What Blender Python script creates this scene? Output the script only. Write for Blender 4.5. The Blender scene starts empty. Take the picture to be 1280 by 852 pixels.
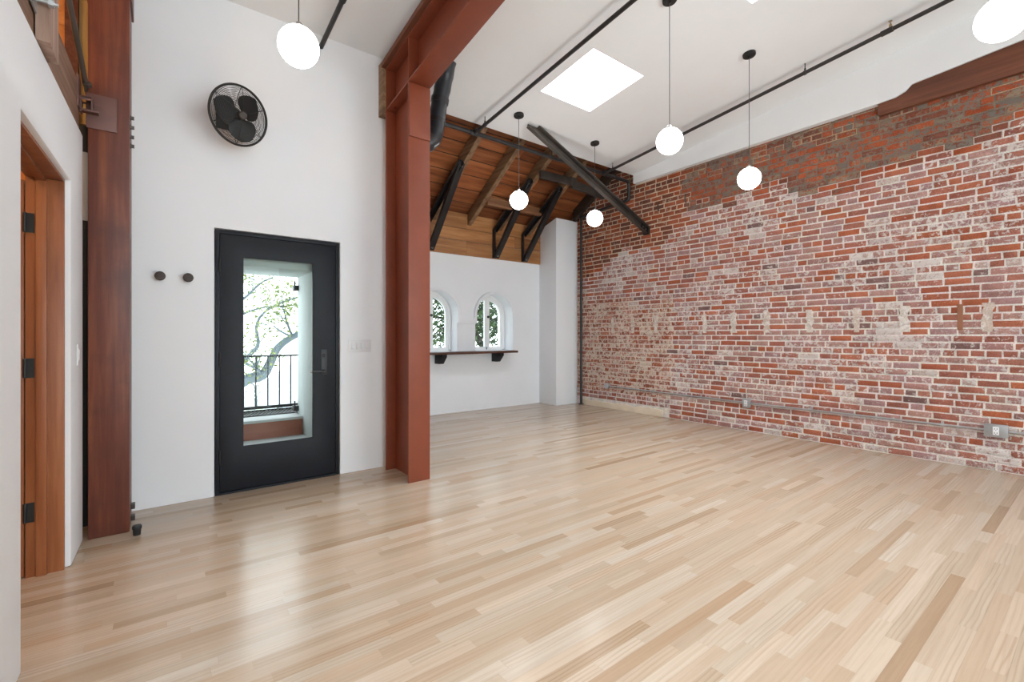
import bpy, bmesh, math, random
from mathutils import Vector, Matrix
random.seed(7)
sc = bpy.context.scene
col = sc.collection
R = math.radians

# ------------------------------------------------------------------ helpers
def lin(r, g, b):
    f = lambda c: (c/255/12.92) if c/255 <= 0.04045 else ((c/255+0.055)/1.055)**2.4
    return (f(r), f(g), f(b))

class MB:
    """collects shapes; build() links them as ONE mesh object"""
    def __init__(self):
        self.v = []; self.f = []; self.mi = []; self.at = []; self.m = 0; self.cur = {}
    def face(self, idx):
        self.f.append(tuple(idx)); self.mi.append(self.m); self.at.append(dict(self.cur))
    def add(self, pts):
        n = len(self.v); self.v += [tuple(p) for p in pts]; return n
    def quad(self, a, b, c, d):
        n = self.add([a, b, c, d]); self.face((n, n+1, n+2, n+3))
    def poly(self, pts):
        n = self.add(pts); self.face(range(n, n+len(pts)))
    def box(self, x0, x1, y0, y1, z0, z1):
        n = self.add([(x0,y0,z0),(x1,y0,z0),(x1,y1,z0),(x0,y1,z0),(x0,y0,z1),(x1,y0,z1),(x1,y1,z1),(x0,y1,z1)])
        for q in ((3,2,1,0),(4,5,6,7),(0,1,5,4),(1,2,6,5),(2,3,7,6),(3,0,4,7)):
            self.face([n+i for i in q])
        return self
    def hexa(self, p):          # 8 points: bottom ring, top ring
        n = self.add(p)
        for q in ((3,2,1,0),(4,5,6,7),(0,1,5,4),(1,2,6,5),(2,3,7,6),(3,0,4,7)):
            self.face([n+i for i in q])
        return self
    def obox(self, a, b, w, h, up=(0,0,1), off=(0,0)):
        """bar from a to b, w across, h along 'up' """
        a = Vector(a); b = Vector(b); d = (b-a).normalized()
        s = d.cross(Vector(up)).normalized(); u = s.cross(d).normalized()
        o = s*off[0]+u*off[1]
        p = []
        for q in (a, b):
            for (i, j) in ((-1,-1),(1,-1),(1,1),(-1,1)):
                p.append(q+o+s*(i*w/2)+u*(j*h/2))
        n = self.add(p)
        for q in ((0,1,2,3),(7,6,5,4),(0,4,5,1),(1,5,6,2),(2,6,7,3),(3,7,4,0)):
            self.face([n+i for i in q])
        return self
    def prism(self, poly, axis, a, b):
        """extrude a 2D polygon along axis 'x','y' or 'z' from a to b"""
        def P(u, v, t):
            return {'x': (t,u,v), 'y': (u,t,v), 'z': (u,v,t)}[axis]
        k = len(poly)
        n = self.add([P(u,v,a) for u,v in poly]+[P(u,v,b) for u,v in poly])
        self.face([n+i for i in range(k)][::-1]); self.face([n+k+i for i in range(k)])
        for i in range(k):
            j = (i+1) % k
            self.face((n+i, n+j, n+k+j, n+k+i))
        return self
    def ring(self, x0, x1, z0, z1, a0, a1, c0, c1, y0, y1):
        o = [(x0,z0),(x1,z0),(x1,z1),(x0,z1)]; i = [(a0,c0),(a1,c0),(a1,c1),(a0,c1)]
        n = self.add([(u,y,v) for y in (y0,y1) for q in (o,i) for u,v in q])
        for k in range(4):
            l = (k+1) % 4
            self.face((n+k,n+l,n+4+l,n+4+k)); self.face((n+8+k,n+12+k,n+12+l,n+8+l))
            self.face((n+k,n+8+k,n+8+l,n+l)); self.face((n+4+k,n+4+l,n+12+l,n+12+k))
        return self
    def tube(self, pts, r, seg=12, cap=True, closed=False):
        pts = [Vector(p) for p in pts]; N = len(pts)
        rr = r if isinstance(r, (list, tuple)) else [r]*N
        rings = []; prev = None
        for i, p in enumerate(pts):
            if closed: d = (pts[(i+1) % N]-pts[i-1]).normalized()
            elif i == 0: d = (pts[1]-p).normalized()
            elif i == N-1: d = (p-pts[i-1]).normalized()
            else: d = ((pts[i+1]-p).normalized()+(p-pts[i-1]).normalized()).normalized()
            if prev is None:
                up = Vector((0,0,1)) if abs(d.z) < .9 else Vector((1,0,0))
                s = d.cross(up).normalized()
            else:
                s = (prev - d*prev.dot(d)).normalized()
            prev = s; u = s.cross(d)
            rings.append(self.add([p+(s*math.cos(2*math.pi*k/seg)+u*math.sin(2*math.pi*k/seg))*rr[i] for k in range(seg)]))
        M = N if closed else N-1
        for i in range(M):
            a = rings[i]; b = rings[(i+1) % N]
            for k in range(seg):
                l = (k+1) % seg
                self.face((a+k, a+l, b+l, b+k))
        if cap and not closed:
            self.face([rings[0]+k for k in range(seg)][::-1]); self.face([rings[-1]+k for k in range(seg)])
        return self
    def lathe(self, prof, origin, axis=(0,0,1), seg=24):
        """prof: list of (radius, distance along axis)"""
        o = Vector(origin); ax = Vector(axis).normalized()
        s = ax.orthogonal().normalized(); u = ax.cross(s)
        rings = []
        for r, t in prof:
            if r < 1e-6: rings.append((self.add([o+ax*t]), 1))
            else: rings.append((self.add([o+ax*t+(s*math.cos(2*math.pi*k/seg)+u*math.sin(2*math.pi*k/seg))*r for k in range(seg)]), seg))
        for (a, na), (b, nb) in zip(rings, rings[1:]):
            for k in range(seg):
                l = (k+1) % seg
                if na == 1 and nb == 1: continue
                if na == 1: self.face((a, b+l, b+k))
                elif nb == 1: self.face((a+k, a+l, b))
                else: self.face((a+k, a+l, b+l, b+k))
        return self
    def disc(self, c, axis, r, t, seg=20):
        return self.lathe([(0,0),(r,0),(r,t),(0,t)], c, axis, seg)
    def sphere(self, c, r, seg=32, rings=16):
        return self.lathe([(r*math.sin(math.pi*i/rings), -r*math.cos(math.pi*i/rings)) for i in range(rings+1)], c, (0,0,1), seg)
    def build(self, name, mats, parent=None, bevel=0, origin=None, smooth=35, attrs=()):
        me = bpy.data.meshes.new(name)
        off = Vector(origin) if origin is not None else Vector((0,0,0))
        me.from_pydata([tuple(Vector(p)-off) for p in self.v], [], self.f)
        mats = mats if isinstance(mats, (list, tuple)) else [mats]
        for m in mats: me.materials.append(m)
        me.polygons.foreach_set('material_index', self.mi)
        for an in attrs:
            a = me.attributes.new(an, 'FLOAT_COLOR', 'FACE')
            flat = []
            for d in self.at: flat += list(d.get(an, (0,0,0,0)))
            a.data.foreach_set('color', flat)
        bm = bmesh.new(); bm.from_mesh(me)
        if not attrs: bmesh.ops.recalc_face_normals(bm, faces=bm.faces)
        if bevel:
            ed = [e for e in bm.edges if len(e.link_faces) == 2 and e.calc_face_angle(0) > R(50)]
            bmesh.ops.bevel(bm, geom=ed, offset=bevel, segments=2, affect='EDGES', profile=.6, clamp_overlap=True)
        bm.to_mesh(me); bm.free()
        for p in me.polygons: p.use_smooth = True
        me.set_sharp_from_angle(angle=R(smooth))
        me.update()
        o = bpy.data.objects.new(name, me); col.objects.link(o)
        o.location = off
        if parent is not None:
            o.parent = parent
            w_ = Vector((0,0,0)); q = parent
            while q is not None: w_ += Vector(q.location); q = q.parent
            o.location = off - w_
        return o

def tag(o, label=None, cat=None, group=None, kind=None):
    if label: o['label'] = label
    if cat: o['category'] = cat
    if group: o['group'] = group
    if kind: o['kind'] = kind
    return o
def empty(name, loc):
    o = bpy.data.objects.new(name, None); o.empty_display_size = .1
    col.objects.link(o); o.location = loc
    return o
def copy_tree(o, parent=None):
    c = o.copy(); col.objects.link(c)
    if parent: c.parent = parent
    for ch in [x for x in bpy.data.objects if x.parent == o]: copy_tree(ch, c)
    return c
def struct(o, label=None):
    o['kind'] = 'structure'
    if label: o['label'] = label
    return o

# ------------------------------------------------------------------ materials
def nt(name):
    m = bpy.data.materials.new(name); m.use_nodes = True
    t = m.node_tree; b = t.nodes['Principled BSDF']
    return m, t, b
def N(t, typ, **kw):
    n = t.nodes.new(typ)
    for k, v in kw.items(): setattr(n, k, v)
    return n
def ramp(t, fac, stops, interp='LINEAR'):
    r = N(t, 'ShaderNodeValToRGB'); r.color_ramp.interpolation = interp
    e = r.color_ramp.elements
    while len(e) < len(stops): e.new(.5)
    for x, (p, c) in zip(e, stops): x.position = p; x.color = (*c, 1)
    t.links.new(fac, r.inputs[0]); return r.outputs[0]
def mix(t, fac, a, b, mode='MIX'):
    m = N(t, 'ShaderNodeMix', data_type='RGBA', blend_type=mode)
    for s, v in ((m.inputs[0], fac), (m.inputs[6], a), (m.inputs[7], b)):
        if hasattr(v, 'is_output'): t.links.new(v, s)
        elif isinstance(v, tuple): s.default_value = (*v, 1) if len(v) == 3 else v
        else: s.default_value = v
    return m.outputs[2]
def math_(t, op, a, b=None, c=None, clamp=False):
    m = N(t, 'ShaderNodeMath', operation=op, use_clamp=clamp)
    for i, v in enumerate((a, b, c)):
        if v is None: continue
        if hasattr(v, 'is_output'): t.links.new(v, m.inputs[i])
        else: m.inputs[i].default_value = v
    return m.outputs[0]
def coords(t, scale=(1,1,1), rot=(0,0,0), add=None):
    tc = N(t, 'ShaderNodeTexCoord'); src = tc.outputs['Object']
    if add is not None:
        va = N(t, 'ShaderNodeVectorMath', operation='ADD'); t.links.new(src, va.inputs[0]); t.links.new(add, va.inputs[1]); src = va.outputs[0]
    mp = N(t, 'ShaderNodeMapping'); mp.inputs['Scale'].default_value = scale; mp.inputs['Rotation'].default_value = rot
    t.links.new(src, mp.inputs['Vector']); return mp.outputs[0]
def noise(t, vec, scale, detail=4, rough=.55, dist=0):
    n = N(t, 'ShaderNodeTexNoise'); n.inputs['Scale'].default_value = scale; n.inputs['Detail'].default_value = detail
    n.inputs['Roughness'].default_value = rough; n.inputs['Distortion'].default_value = dist
    t.links.new(vec, n.inputs['Vector']); return n.outputs['Fac']
def bump(t, b, h, strength=.3, dist=.01):
    n = N(t, 'ShaderNodeBump'); n.inputs['Strength'].default_value = strength; n.inputs['Distance'].default_value = dist
    t.links.new(h, n.inputs['Height']); t.links.new(n.outputs[0], b.inputs['Normal'])
def plain(name, c, rough=.5, metal=0, spec=.5, var=.0, bmp=0, bs=60):
    m, t, b = nt(name)
    b.inputs['Base Color'].default_value = (*c, 1); b.inputs['Roughness'].default_value = rough
    b.inputs['Metallic'].default_value = metal; b.inputs['Specular IOR Level'].default_value = spec
    if var or bmp:
        v = coords(t); n = noise(t, v, bs, 5)
        if var:
            dk = tuple(x*(1-var) for x in c); lt = tuple(min(1, x*(1+var)) for x in c)
            t.links.new(ramp(t, noise(t, v, bs*.12, 6), [(.3, dk), (.7, lt)]), b.inputs['Base Color'])
        if bmp: bump(t, b, n, bmp, .004)
    return m
def wood(name, dark, mid, light, axis='x', rough=.55, fine=38, tone=False, stain=None, bmp=.15, spec=.4):
    """grain stretched along an axis; tone=True adds a per-plank shift read from the face attribute 'tone'"""
    m, t, b = nt(name)
    s = {'x': (1.3, fine, fine), 'y': (fine, 1.3, fine), 'z': (fine, fine, 1.3)}[axis]
    add = None; at = None
    if tone:
        at = N(t, 'ShaderNodeAttribute', attribute_name='tone')
        sv = N(t, 'ShaderNodeVectorMath', operation='SCALE'); sv.inputs['Scale'].default_value = 7
        t.links.new(at.outputs['Color'], sv.inputs[0]); add = sv.outputs[0]
    v = coords(t, s, add=add)
    g = noise(t, v, 1, 7, .62, .4)
    s2 = {'x': (.6, 9, 9), 'y': (9, .6, 9), 'z': (9, 9, .6)}[axis]
    g2 = noise(t, coords(t, s2, add=add), 1, 4, .5, 1.2)
    gg = math_(t, 'ADD', math_(t, 'MULTIPLY', g, .6), math_(t, 'MULTIPLY', g2, .4))
    c = ramp(t, gg, [(.32, dark), (.5, mid), (.68, light)])
    if tone:
        sep = N(t, 'ShaderNodeSeparateColor'); t.links.new(at.outputs['Color'], sep.inputs[0])
        mul = math_(t, 'MULTIPLY_ADD', sep.outputs[0], .75, .62)
        c = mix(t, 1.0, c, mul, 'MULTIPLY')
    if stain:
        sn = noise(t, coords(t, (1,1,1)), 3.5, 5, .6)
        c = mix(t, math_(t, 'MULTIPLY', ramp(t, sn, [(.45, (0,0,0)), (.7, (1,1,1))]), .7), c, stain)
    t.links.new(c, b.inputs['Base Color'])
    b.inputs['Roughness'].default_value = rough; b.inputs['Specular IOR Level'].default_value = spec
    bump(t, b, g, bmp, .004)
    return m

M = {}
def plaster(name, c, rough=.75, amp=.10):
    m, t, b = nt(name)
    v = coords(t); n1 = noise(t, v, 2.2, 4, .5); n2 = noise(t, v, 90, 3)
    t.links.new(ramp(t, n1, [(.3, tuple(x*.975 for x in c)), (.7, c)]), b.inputs['Base Color'])
    b.inputs['Roughness'].default_value = rough; b.inputs['Specular IOR Level'].default_value = .25
    bump(t, b, math_(t, 'ADD', math_(t, 'MULTIPLY', n1, 3.0), math_(t, 'MULTIPLY', n2, .12)), amp, .01)
    return m
M['wall'] = plaster('white_wall_plaster', (.83, .845, .875))
M['ceil'] = plaster('white_ceiling_paint', (.83, .835, .845), .8, .05)
M['reveal'] = plaster('pale_exterior_stucco', (.52, .57, .555), .8, .25)
M['trimwhite'] = plain('white_trim_paint', (.82, .82, .82), .45)
M['steel'] = plain('red_oxide_painted_steel', (.215, .050, .022), .48, 0, .4, .08, .06, 40)
M['blacksteel'] = plain('blackened_steel', (.022, .021, .022), .42, .35, .5, .3, .1, 30)
M['ruststeel'] = plain('mottled_dark_steel', (.085, .070, .060), .45, .4, .5, .45, .15, 18)
M['pipe'] = plain('black_pipe', (.024, .021, .021), .4, .2, .5, .15)
M['black'] = plain('black_satin_paint', (.010, .011, .015), .45, 0, .22, .1, .03, 50)
M['blackmatte'] = plain('black_matte_metal', (.016, .015, .015), .5, .2)
M['rubber'] = plain('black_rubber', (.012, .012, .012), .6)
M['duct'] = plain('black_glossy_duct_plastic', (.020, .021, .025), .28, 0, .5, .1, .3, 14)
M['galv'] = plain('galvanised_steel', (.48, .50, .52), .38, .75, .5, .15)
M['paintedbox'] = plain('grey_painted_box', (.42, .43, .45), .45, .3)
M['boltsteel'] = plain('bolt_steel', (.33, .31, .29), .4, .8)
M['whiteplastic'] = plain('white_plastic', (.73, .73, .75), .35)
M['outlet'] = plain('white_outlet_plastic', (.86, .86, .88), .3)
M['slot'] = plain('dark_slot', (.03, .03, .03), .6)
M['cord'] = plain('black_cord', (.05, .048, .046), .5)
M['knobwood'] = wood('dark_walnut', (.022,.013,.010), (.045,.026,.019), (.07,.042,.03), 'x', .5, 60)
M['post'] = wood('red_stained_timber', (.075,.017,.010), (.130,.033,.018), (.215,.068,.030), 'z', .42, 26, stain=(.07,.022,.016))
M['lintel'] = wood('brown_red_timber', (.085,.026,.012), (.155,.050,.024), (.24,.090,.045), 'y', .6, 26)
M['chord'] = wood('weathered_fir', (.12,.060,.036), (.24,.135,.085), (.36,.22,.15), 'y', .65, 30)
M['hanger'] = wood('rough_sawn_board', (.20,.115,.085), (.33,.215,.165), (.45,.31,.25), 'z', .75, 34)
M['rafter'] = wood('old_brown_rafter', (.11,.058,.028), (.22,.13,.068), (.36,.235,.14), 'y', .6, 22)
M['block'] = wood('old_brown_blocking', (.11,.042,.016), (.21,.090,.038), (.31,.155,.075), 'x', .6, 22)
M['darkwood'] = wood('dark_sooty_timber', (.018,.010,.007), (.04,.024,.016), (.085,.052,.034), 'y', .6, 20)  # very dark brown wood grain
M['deck'] = wood('orange_brown_roof_boards', (.11,.030,.009), (.26,.080,.025), (.40,.145,.052), 'x', .55, 16, tone=True)
M['band'] = wood('orange_pine_boards', (.22,.082,.025), (.38,.165,.056), (.52,.26,.105), 'x', .5, 15, tone=True)
M['jamb'] = wood('mahogany_jamb', (.17,.050,.017), (.27,.088,.031), (.37,.14,.055), 'z', .4, 22)
M['shelf'] = wood('dark_brown_shelf', (.035,.012,.008), (.07,.024,.015), (.11,.04,.024), 'x', .4, 26)
M['nextdeck'] = wood('warm_fir_deck', (.42,.14,.03), (.58,.23,.06), (.70,.33,.11), 'y', .6, 14, tone=True)
M['terracotta'] = plain('terracotta_paint', (.29, .100, .064), .7, 0, .3, .12, .2, 30)
M['stone'] = plain('grey_stone_sill', (.44, .44, .43), .7, 0, .3, .1, .2, 40)

# floor oak
def floor_mat():
    m, t, b = nt('pale_oak_strip_floor')
    at = N(t, 'ShaderNodeAttribute', attribute_name='tone')
    sep = N(t, 'ShaderNodeSeparateColor'); t.links.new(at.outputs['Color'], sep.inputs[0])
    sv = N(t, 'ShaderNodeVectorMath', operation='SCALE'); sv.inputs['Scale'].default_value = 23
    t.links.new(at.outputs['Color'], sv.inputs[0])
    base = ramp(t, sep.outputs[0], [(0, (.31,.210,.132)), (.10, (.38,.276,.186)), (.35, (.44,.342,.250)), (.7, (.475,.384,.296)), (1, (.525,.440,.355))])
    base = mix(t, sep.outputs[2], base, mix(t, 1.0, base, (1.03,.955,.90), 'MULTIPLY'))
    g = noise(t, coords(t, (2.2, 75, 1), add=sv.outputs[0]), 1, 6, .65, .3)
    w = N(t, 'ShaderNodeTexWave', wave_type='BANDS', bands_direction='Y')
    w.inputs['Scale'].default_value = 11; w.inputs['Distortion'].default_value = 11; w.inputs['Detail'].default_value = 2; w.inputs['Detail Scale'].default_value = .35
    t.links.new(coords(t, (.32, 1.5, 1), add=sv.outputs[0]), w.inputs['Vector'])
    c = mix(t, 1.0, base, ramp(t, g, [(.25, (.86,.83,.80)), (.55, (1,1,1)), (.8, (1.04,1.04,1.04))]), 'MULTIPLY')
    c = mix(t, math_(t, 'MULTIPLY', sep.outputs[1], .65), c, mix(t, 1.0, c, ramp(t, w.outputs['Fac'], [(.0, (.74,.68,.62)), (.4, (1,1,1)), (1, (1.03,1.03,1.03))]), 'MULTIPLY'))
    fl = noise(t, coords(t, (9, 30, 1), add=sv.outputs[0]), 1, 3, .5)
    c = mix(t, ramp(t, fl, [(.74, (0,0,0)), (.80, (.6,.6,.6))]), c, (.33,.21,.12))
    t.links.new(c, b.inputs['Base Color'])
    b.inputs['Roughness'].default_value = .34; b.inputs['Specular IOR Level'].default_value = .5
    t.links.new(ramp(t, g, [(.2, (.265,.265,.265)), (.8, (.24,.24,.24))]), b.inputs['Roughness'])
    b.inputs['Coat Weight'].default_value = .22; b.inputs['Coat Roughness'].default_value = .16
    bump(t, b, g, .03, .001)
    return m
M['floor'] = floor_mat()
M['floorgap'] = plain('dark_board_gaps', (.26, .19, .13), .8)

def brick_mat():
    m, t, b = nt('old_painted_brick')
    ac = N(t, 'ShaderNodeAttribute', attribute_name='bcol'); aw = N(t, 'ShaderNodeAttribute', attribute_name='wcol')
    tc = N(t, 'ShaderNodeTexCoord').outputs['Object']
    n1 = noise(t, tc, 26, 6, .62, .6)           # patches of leftover paint
    n2 = noise(t, tc, 95, 4, .6)                # grit
    n3 = noise(t, tc, 2.0, 3, .5)               # broad drift
    nn = math_(t, 'ADD', math_(t, 'MULTIPLY', n1, .70), math_(t, 'ADD', math_(t, 'MULTIPLY', n2, .16), math_(t, 'MULTIPLY', n3, .14)))
    lvl = aw.outputs['Alpha']
    f = math_(t, 'MULTIPLY', math_(t, 'ADD', math_(t, 'SUBTRACT', nn, .74), math_(t, 'MULTIPLY', lvl, .48)), 13, clamp=True)
    c = mix(t, 1.0, ac.outputs['Color'], ramp(t, n2, [(.25, (.62,.58,.56)), (.5, (1,1,1)), (.8, (1.22,1.20,1.18))]), 'MULTIPLY')
    c = mix(t, 1.0, c, ramp(t, noise(t, tc, 9, 3, .5), [(.25, (.80,.78,.78)), (.6, (1.08,1.06,1.06))]), 'MULTIPLY')
    c = mix(t, f, c, aw.outputs['Color'])
    pit = ramp(t, noise(t, tc, 48, 2, .5), [(.68, (0,0,0)), (.75, (.8,.8,.8))])
    c = mix(t, math_(t, 'MULTIPLY', pit, .6), c, (.10,.055,.045))
    t.links.new(c, b.inputs['Base Color'])
    b.inputs['Roughness'].default_value = .85; b.inputs['Specular IOR Level'].default_value = .2
    bump(t, b, math_(t, 'ADD', n2, math_(t, 'MULTIPLY', f, .5)), .5, .006)
    return m
M['brick'] = brick_mat()

def glass_mat(name, tint=(1,1,1), gl=.06):
    m = bpy.data.materials.new(name); m.use_nodes = True; t = m.node_tree; t.nodes.clear()
    o = N(t, 'ShaderNodeOutputMaterial'); tr = N(t, 'ShaderNodeBsdfTransparent'); tr.inputs[0].default_value = (*tint, 1)
    g = N(t, 'ShaderNodeBsdfGlossy'); g.inputs['Roughness'].default_value = .02
    fr = N(t, 'ShaderNodeFresnel'); fr.inputs[0].default_value = 1.45
    mx = N(t, 'ShaderNodeMixShader')
    mm = math_(t, 'MULTIPLY', fr.outputs[0], gl/.04)
    t.links.new(mm, mx.inputs[0]); t.links.new(tr.outputs[0], mx.inputs[1]); t.links.new(g.outputs[0], mx.inputs[2]); t.links.new(mx.outputs[0], o.inputs[0])
    return m
M['glass'] = glass_mat('clear_glass', (.95,.98,.97), .006)
def emit(name, c, s):
    m, t, b = nt(name)
    b.inputs['Base Color'].default_value = (.9,.9,.9,1); b.inputs['Emission Color'].default_value = (*c, 1); b.inputs['Emission Strength'].default_value = s
    b.inputs['Roughness'].default_value = .25
    return m
M['globe'] = emit('lit_opal_glass', (.97, .985, 1), 22)
def leaf_mat(name, c1, c2):
    m, t, b = nt(name)
    at = N(t, 'ShaderNodeAttribute', attribute_name='tone')
    sep = N(t, 'ShaderNodeSeparateColor'); t.links.new(at.outputs['Color'], sep.inputs[0])
    t.links.new(ramp(t, sep.outputs[0], [(0, c1), (1, c2)]), b.inputs['Base Color'])
    b.inputs['Roughness'].default_value = .5
    b.inputs['Transmission Weight'].default_value = 0
    b.inputs['Subsurface Weight'].default_value = 0
    return m
M['leaf_pale'] = leaf_mat('pale_leaves', (.10,.16,.02), (.36,.40,.12))
M['leaf_dark'] = leaf_mat('dark_leaves', (.006,.022,.005), (.062,.115,.026))
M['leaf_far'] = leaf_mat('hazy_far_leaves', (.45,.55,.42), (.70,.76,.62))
M['bark_pale'] = plain('grey_blue_bark', (.15, .185, .205), .8, 0, .2, .25, .4, 18)
M['bark_dark'] = plain('dark_bark', (.045, .040, .036), .85, 0, .2, .3, .4, 18)
M['house'] = plain('pale_siding', (.82, .81, .79), .8, 0, .2, .05)
M['houseroof'] = plain('grey_shingles', (.40, .43, .46), .8, 0, .2, .15)
M['ground'] = plain('pale_pavement', (.62, .62, .58), .9, 0, .2, .1)

# ------------------------------------------------------------------ room numbers
XL, XR = -0.41, 6.15          # left wall face, brick wall face
YD, YF = 4.24, 6.52           # wall with the black door, far wall of the alcove
YB = -3.4                     # rear wall
CE = 4.74                     # where the flat ceiling stops
def zc(y): return 3.88 - .105*(y-4.24)          # ceiling slopes gently up toward the rear
def zdeck(y): return 3.235 + .64*(YF-y)         # timber roof over the alcove
def zraft(y): return 3.045 + .64*(6.5-y)        # underside of the rafters

# ------------------------------------------------------------------ floor
def make_floor():
    mb = MB(); rnd = random.Random(3)
    W = .057
    y = YB; row = 0
    while y < YF-.001:
        y1 = min(y+W, YF)
        x0 = -2.8 if y < YD+.02 else 2.0
        xe = XR+.02
        x = x0 - rnd.random()*.7
        while x < xe:
            L = rnd.choice((.25,.35,.45,.55,.7,.85,1.0,1.2))*rnd.uniform(.85,1.15)
            a, bb = max(x, x0), min(x+L, xe)
            if bb > a+.001:
                k = rnd.random()
                tone = rnd.betavariate(2.6, 1.9)
                if k < .035: tone = rnd.uniform(.03,.25)
                mb.cur = {'tone': (tone, rnd.random()**2.0, rnd.random(), 1)}
                g = .0003
                mb.quad((a+g,y+g,0),(bb-g,y+g,0),(bb-g,y1-g,0),(a+g,y1-g,0))
            x += L
        y = y1; row += 1
    mb.m = 1; mb.cur = {}
    mb.box(-2.85, XR+.3, YB-.1, YD+.03, -.12, -.0015)
    mb.box(2.0, XR+.3, YD+.03, YF+.4, -.12, -.0015)
    struct(mb.build('floor', [M['floor'], M['floorgap']], attrs=('tone',)), 'pale oak strip floor across the whole room')
make_floor()

# ------------------------------------------------------------------ brick wall
def make_brick():
    mb = MB(); rnd = random.Random(11)
    CH = .0695; MJ = .0155; XF = XR-.020; XM = XR-.0155
    W1 = lambda: lin(*[q+e for q, e in zip((206,195,190), [rnd.uniform(-10,7)]*3)])
    pockets = [3.548, 3.135, 2.712, 2.221, 1.754, 1.347, .925, .736]
    zt = 4.75
    rows = int(zt/CH)+1
    for r in range(rows):
        z0 = r*CH; z1 = z0+CH
        header = (r % 6 == 3)
        BL = .104 if header else .208
        y = -3.4 - (0 if header else (r % 2)*.104) - rnd.random()*.03
        while y < 6.06:
            L = BL*rnd.uniform(.93,1.07)
            if not header and rnd.random() < .08: L = .104*rnd.uniform(.9,1.1)
            ya, yb = y, min(y+L, 6.07); y += L
            yc = (ya+yb)/2; zcn = (z0+z1)/2
            wob = .16*math.sin(yc*2.1+1)+.10*math.sin(yc*5.3)+.05*math.sin(yc*13)
            upper = zcn > 3.02+wob*.6-.02*(yc-2) and yc < 3.86
            clean = (yc > 3.86 and zcn > 3.35-.55*(yc-3.86)+wob*.6) or (yc > 3.86 and zcn > 2.75+wob*.5)
            deep = yc > 4.1 and .25 < zcn < 1.9+wob
            k = rnd.random()
            if upper:
                bc = rnd.choice(((158,78,48),(146,80,56),(130,76,58),(165,86,54),(120,74,60)))
                gw = lin(*rnd.choice(((128,114,100),(112,104,96),(140,124,106),(120,112,104))))
                wl = rnd.uniform(.44,.66); wc = gw; mc = lin(126,112,99)
                if zcn > 3.45 and rnd.random() < .35: mc = lin(176,150,124)
                if zcn < 3.12+wob*.6 and rnd.random() < .6: mc = lin(205,190,180); wl = .35
            elif clean:
                bc = rnd.choice(((132,74,54),(146,82,58),(120,70,54),(152,86,60),(108,68,56),(160,84,52)))
                wc = lin(196,172,148); wl = rnd.choice((.1,.2,.3,.4)); mc = lin(206,186,164)
            elif deep:
                bc = rnd.choice(((152,96,80),(168,112,92),(142,82,62),(176,126,110),(158,88,60)))
                wc = lin(208,192,178); wl = rnd.uniform(.45,.66); mc = lin(214,199,187)
            else:
                lo = .05*math.sin(yc*3.1+zcn*2)+.05*math.sin(zcn*6+yc)
                if k < .17: bc = rnd.choice(((164,94,66),(156,88,66),(168,102,78))); wl = rnd.uniform(.15,.42)+lo
                elif k < .48: bc = rnd.choice(((158,100,84),(152,96,82),(164,108,92))); wl = rnd.uniform(.32,.49)+lo
                elif k < .93: bc = rnd.choice(((166,124,116),(172,134,126),(160,120,114),(168,130,120),(162,126,124))); wl = rnd.uniform(.38,.55)+lo
                elif k < .985: bc = rnd.choice(((184,158,148),(190,168,158))); wl = .58+lo
                else: bc = (122,94,90); wl = .4
                wc = W1(); mc = lin(222,216,210)
            j = rnd.uniform(.92,1.07)
            bc = tuple(c*j for c in lin(*bc))
            # mortar cell
            mc = tuple(c*rnd.uniform(.95,1.04) for c in mc)
            mb.cur = {'bcol': (*mc,1), 'wcol': (*mc,.3)}
            mb.quad((XM,yb,z0),(XM,ya,z0),(XM,ya,z1),(XM,yb,z1))
            if z0 < .10+.03*math.sin(yc*7) and yc > 4.23: continue      # bare mortar band at the foot of the wall
            # brick
            jj = lambda s=.0025: rnd.uniform(-s, s)
            h = MJ/2; a, b_, c, d = ya+h, yb-h, z0+h, z1-h
            xo = XF+rnd.uniform(-.002,.003)
            cor = [(b_+jj(), c+jj()),(a+jj(), c+jj()),(a+jj(), d+jj()),(b_+jj(), d+jj())]
            i = .0035; cy, cz = (a+b_)/2, (c+d)/2
            inn = [(u-i if u > cy else u+i, v-i if v > cz else v+i) for u, v in cor]
            mb.cur = {'bcol': (*bc,1), 'wcol': (*wc,wl)}
            n = mb.add([(xo+jj(.0010),u,v) for u,v in inn]+[(xo+.002,u,v) for u,v in cor]+[(XM+.006,u,v) for u,v in cor])
            mb.face((n,n+1,n+2,n+3))
            for q in range(4):
                p = (q+1) % 4
                mb.face((n+4+q,n+4+p,n+p,n+q)); mb.face((n+8+q,n+8+p,n+4+p,n+4+q))
    for p in (3.548, 3.135, 2.712, 2.221, 1.754, 1.347, .736, 3.95, 4.36, 4.80, 5.22):
        if rnd.random() < .1: continue
        lc = lin(*rnd.choice(((206,196,186),(212,200,190),(198,182,170)))); mb.cur = {'bcol': (*lc,1), 'wcol': (*lin(224,216,210), .5)}
        w_ = rnd.uniform(.026,.042); zs = [1.285+.27*i/7 for i in range(8)]
        L_ = [(p-w_*rnd.uniform(.6,1.25), z_) for z_ in zs]; R_ = [(p+w_*rnd.uniform(.6,1.25), z_) for z_ in zs]
        mb.prism(L_+R_[::-1], 'x', XR-.0235, XR-.010)
    mb.cur = {'bcol': (*lin(150,130,120),1), 'wcol': (0,0,0,0)}
    mb.box(XR-.008, XR+.30, YB-.1, YF+.4, -.1, zt)
    struct(mb.build('wall_right', M['brick'], attrs=('bcol','wcol')), 'exposed red brick wall with worn white paint and repaired upper courses')
make_brick()
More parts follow.
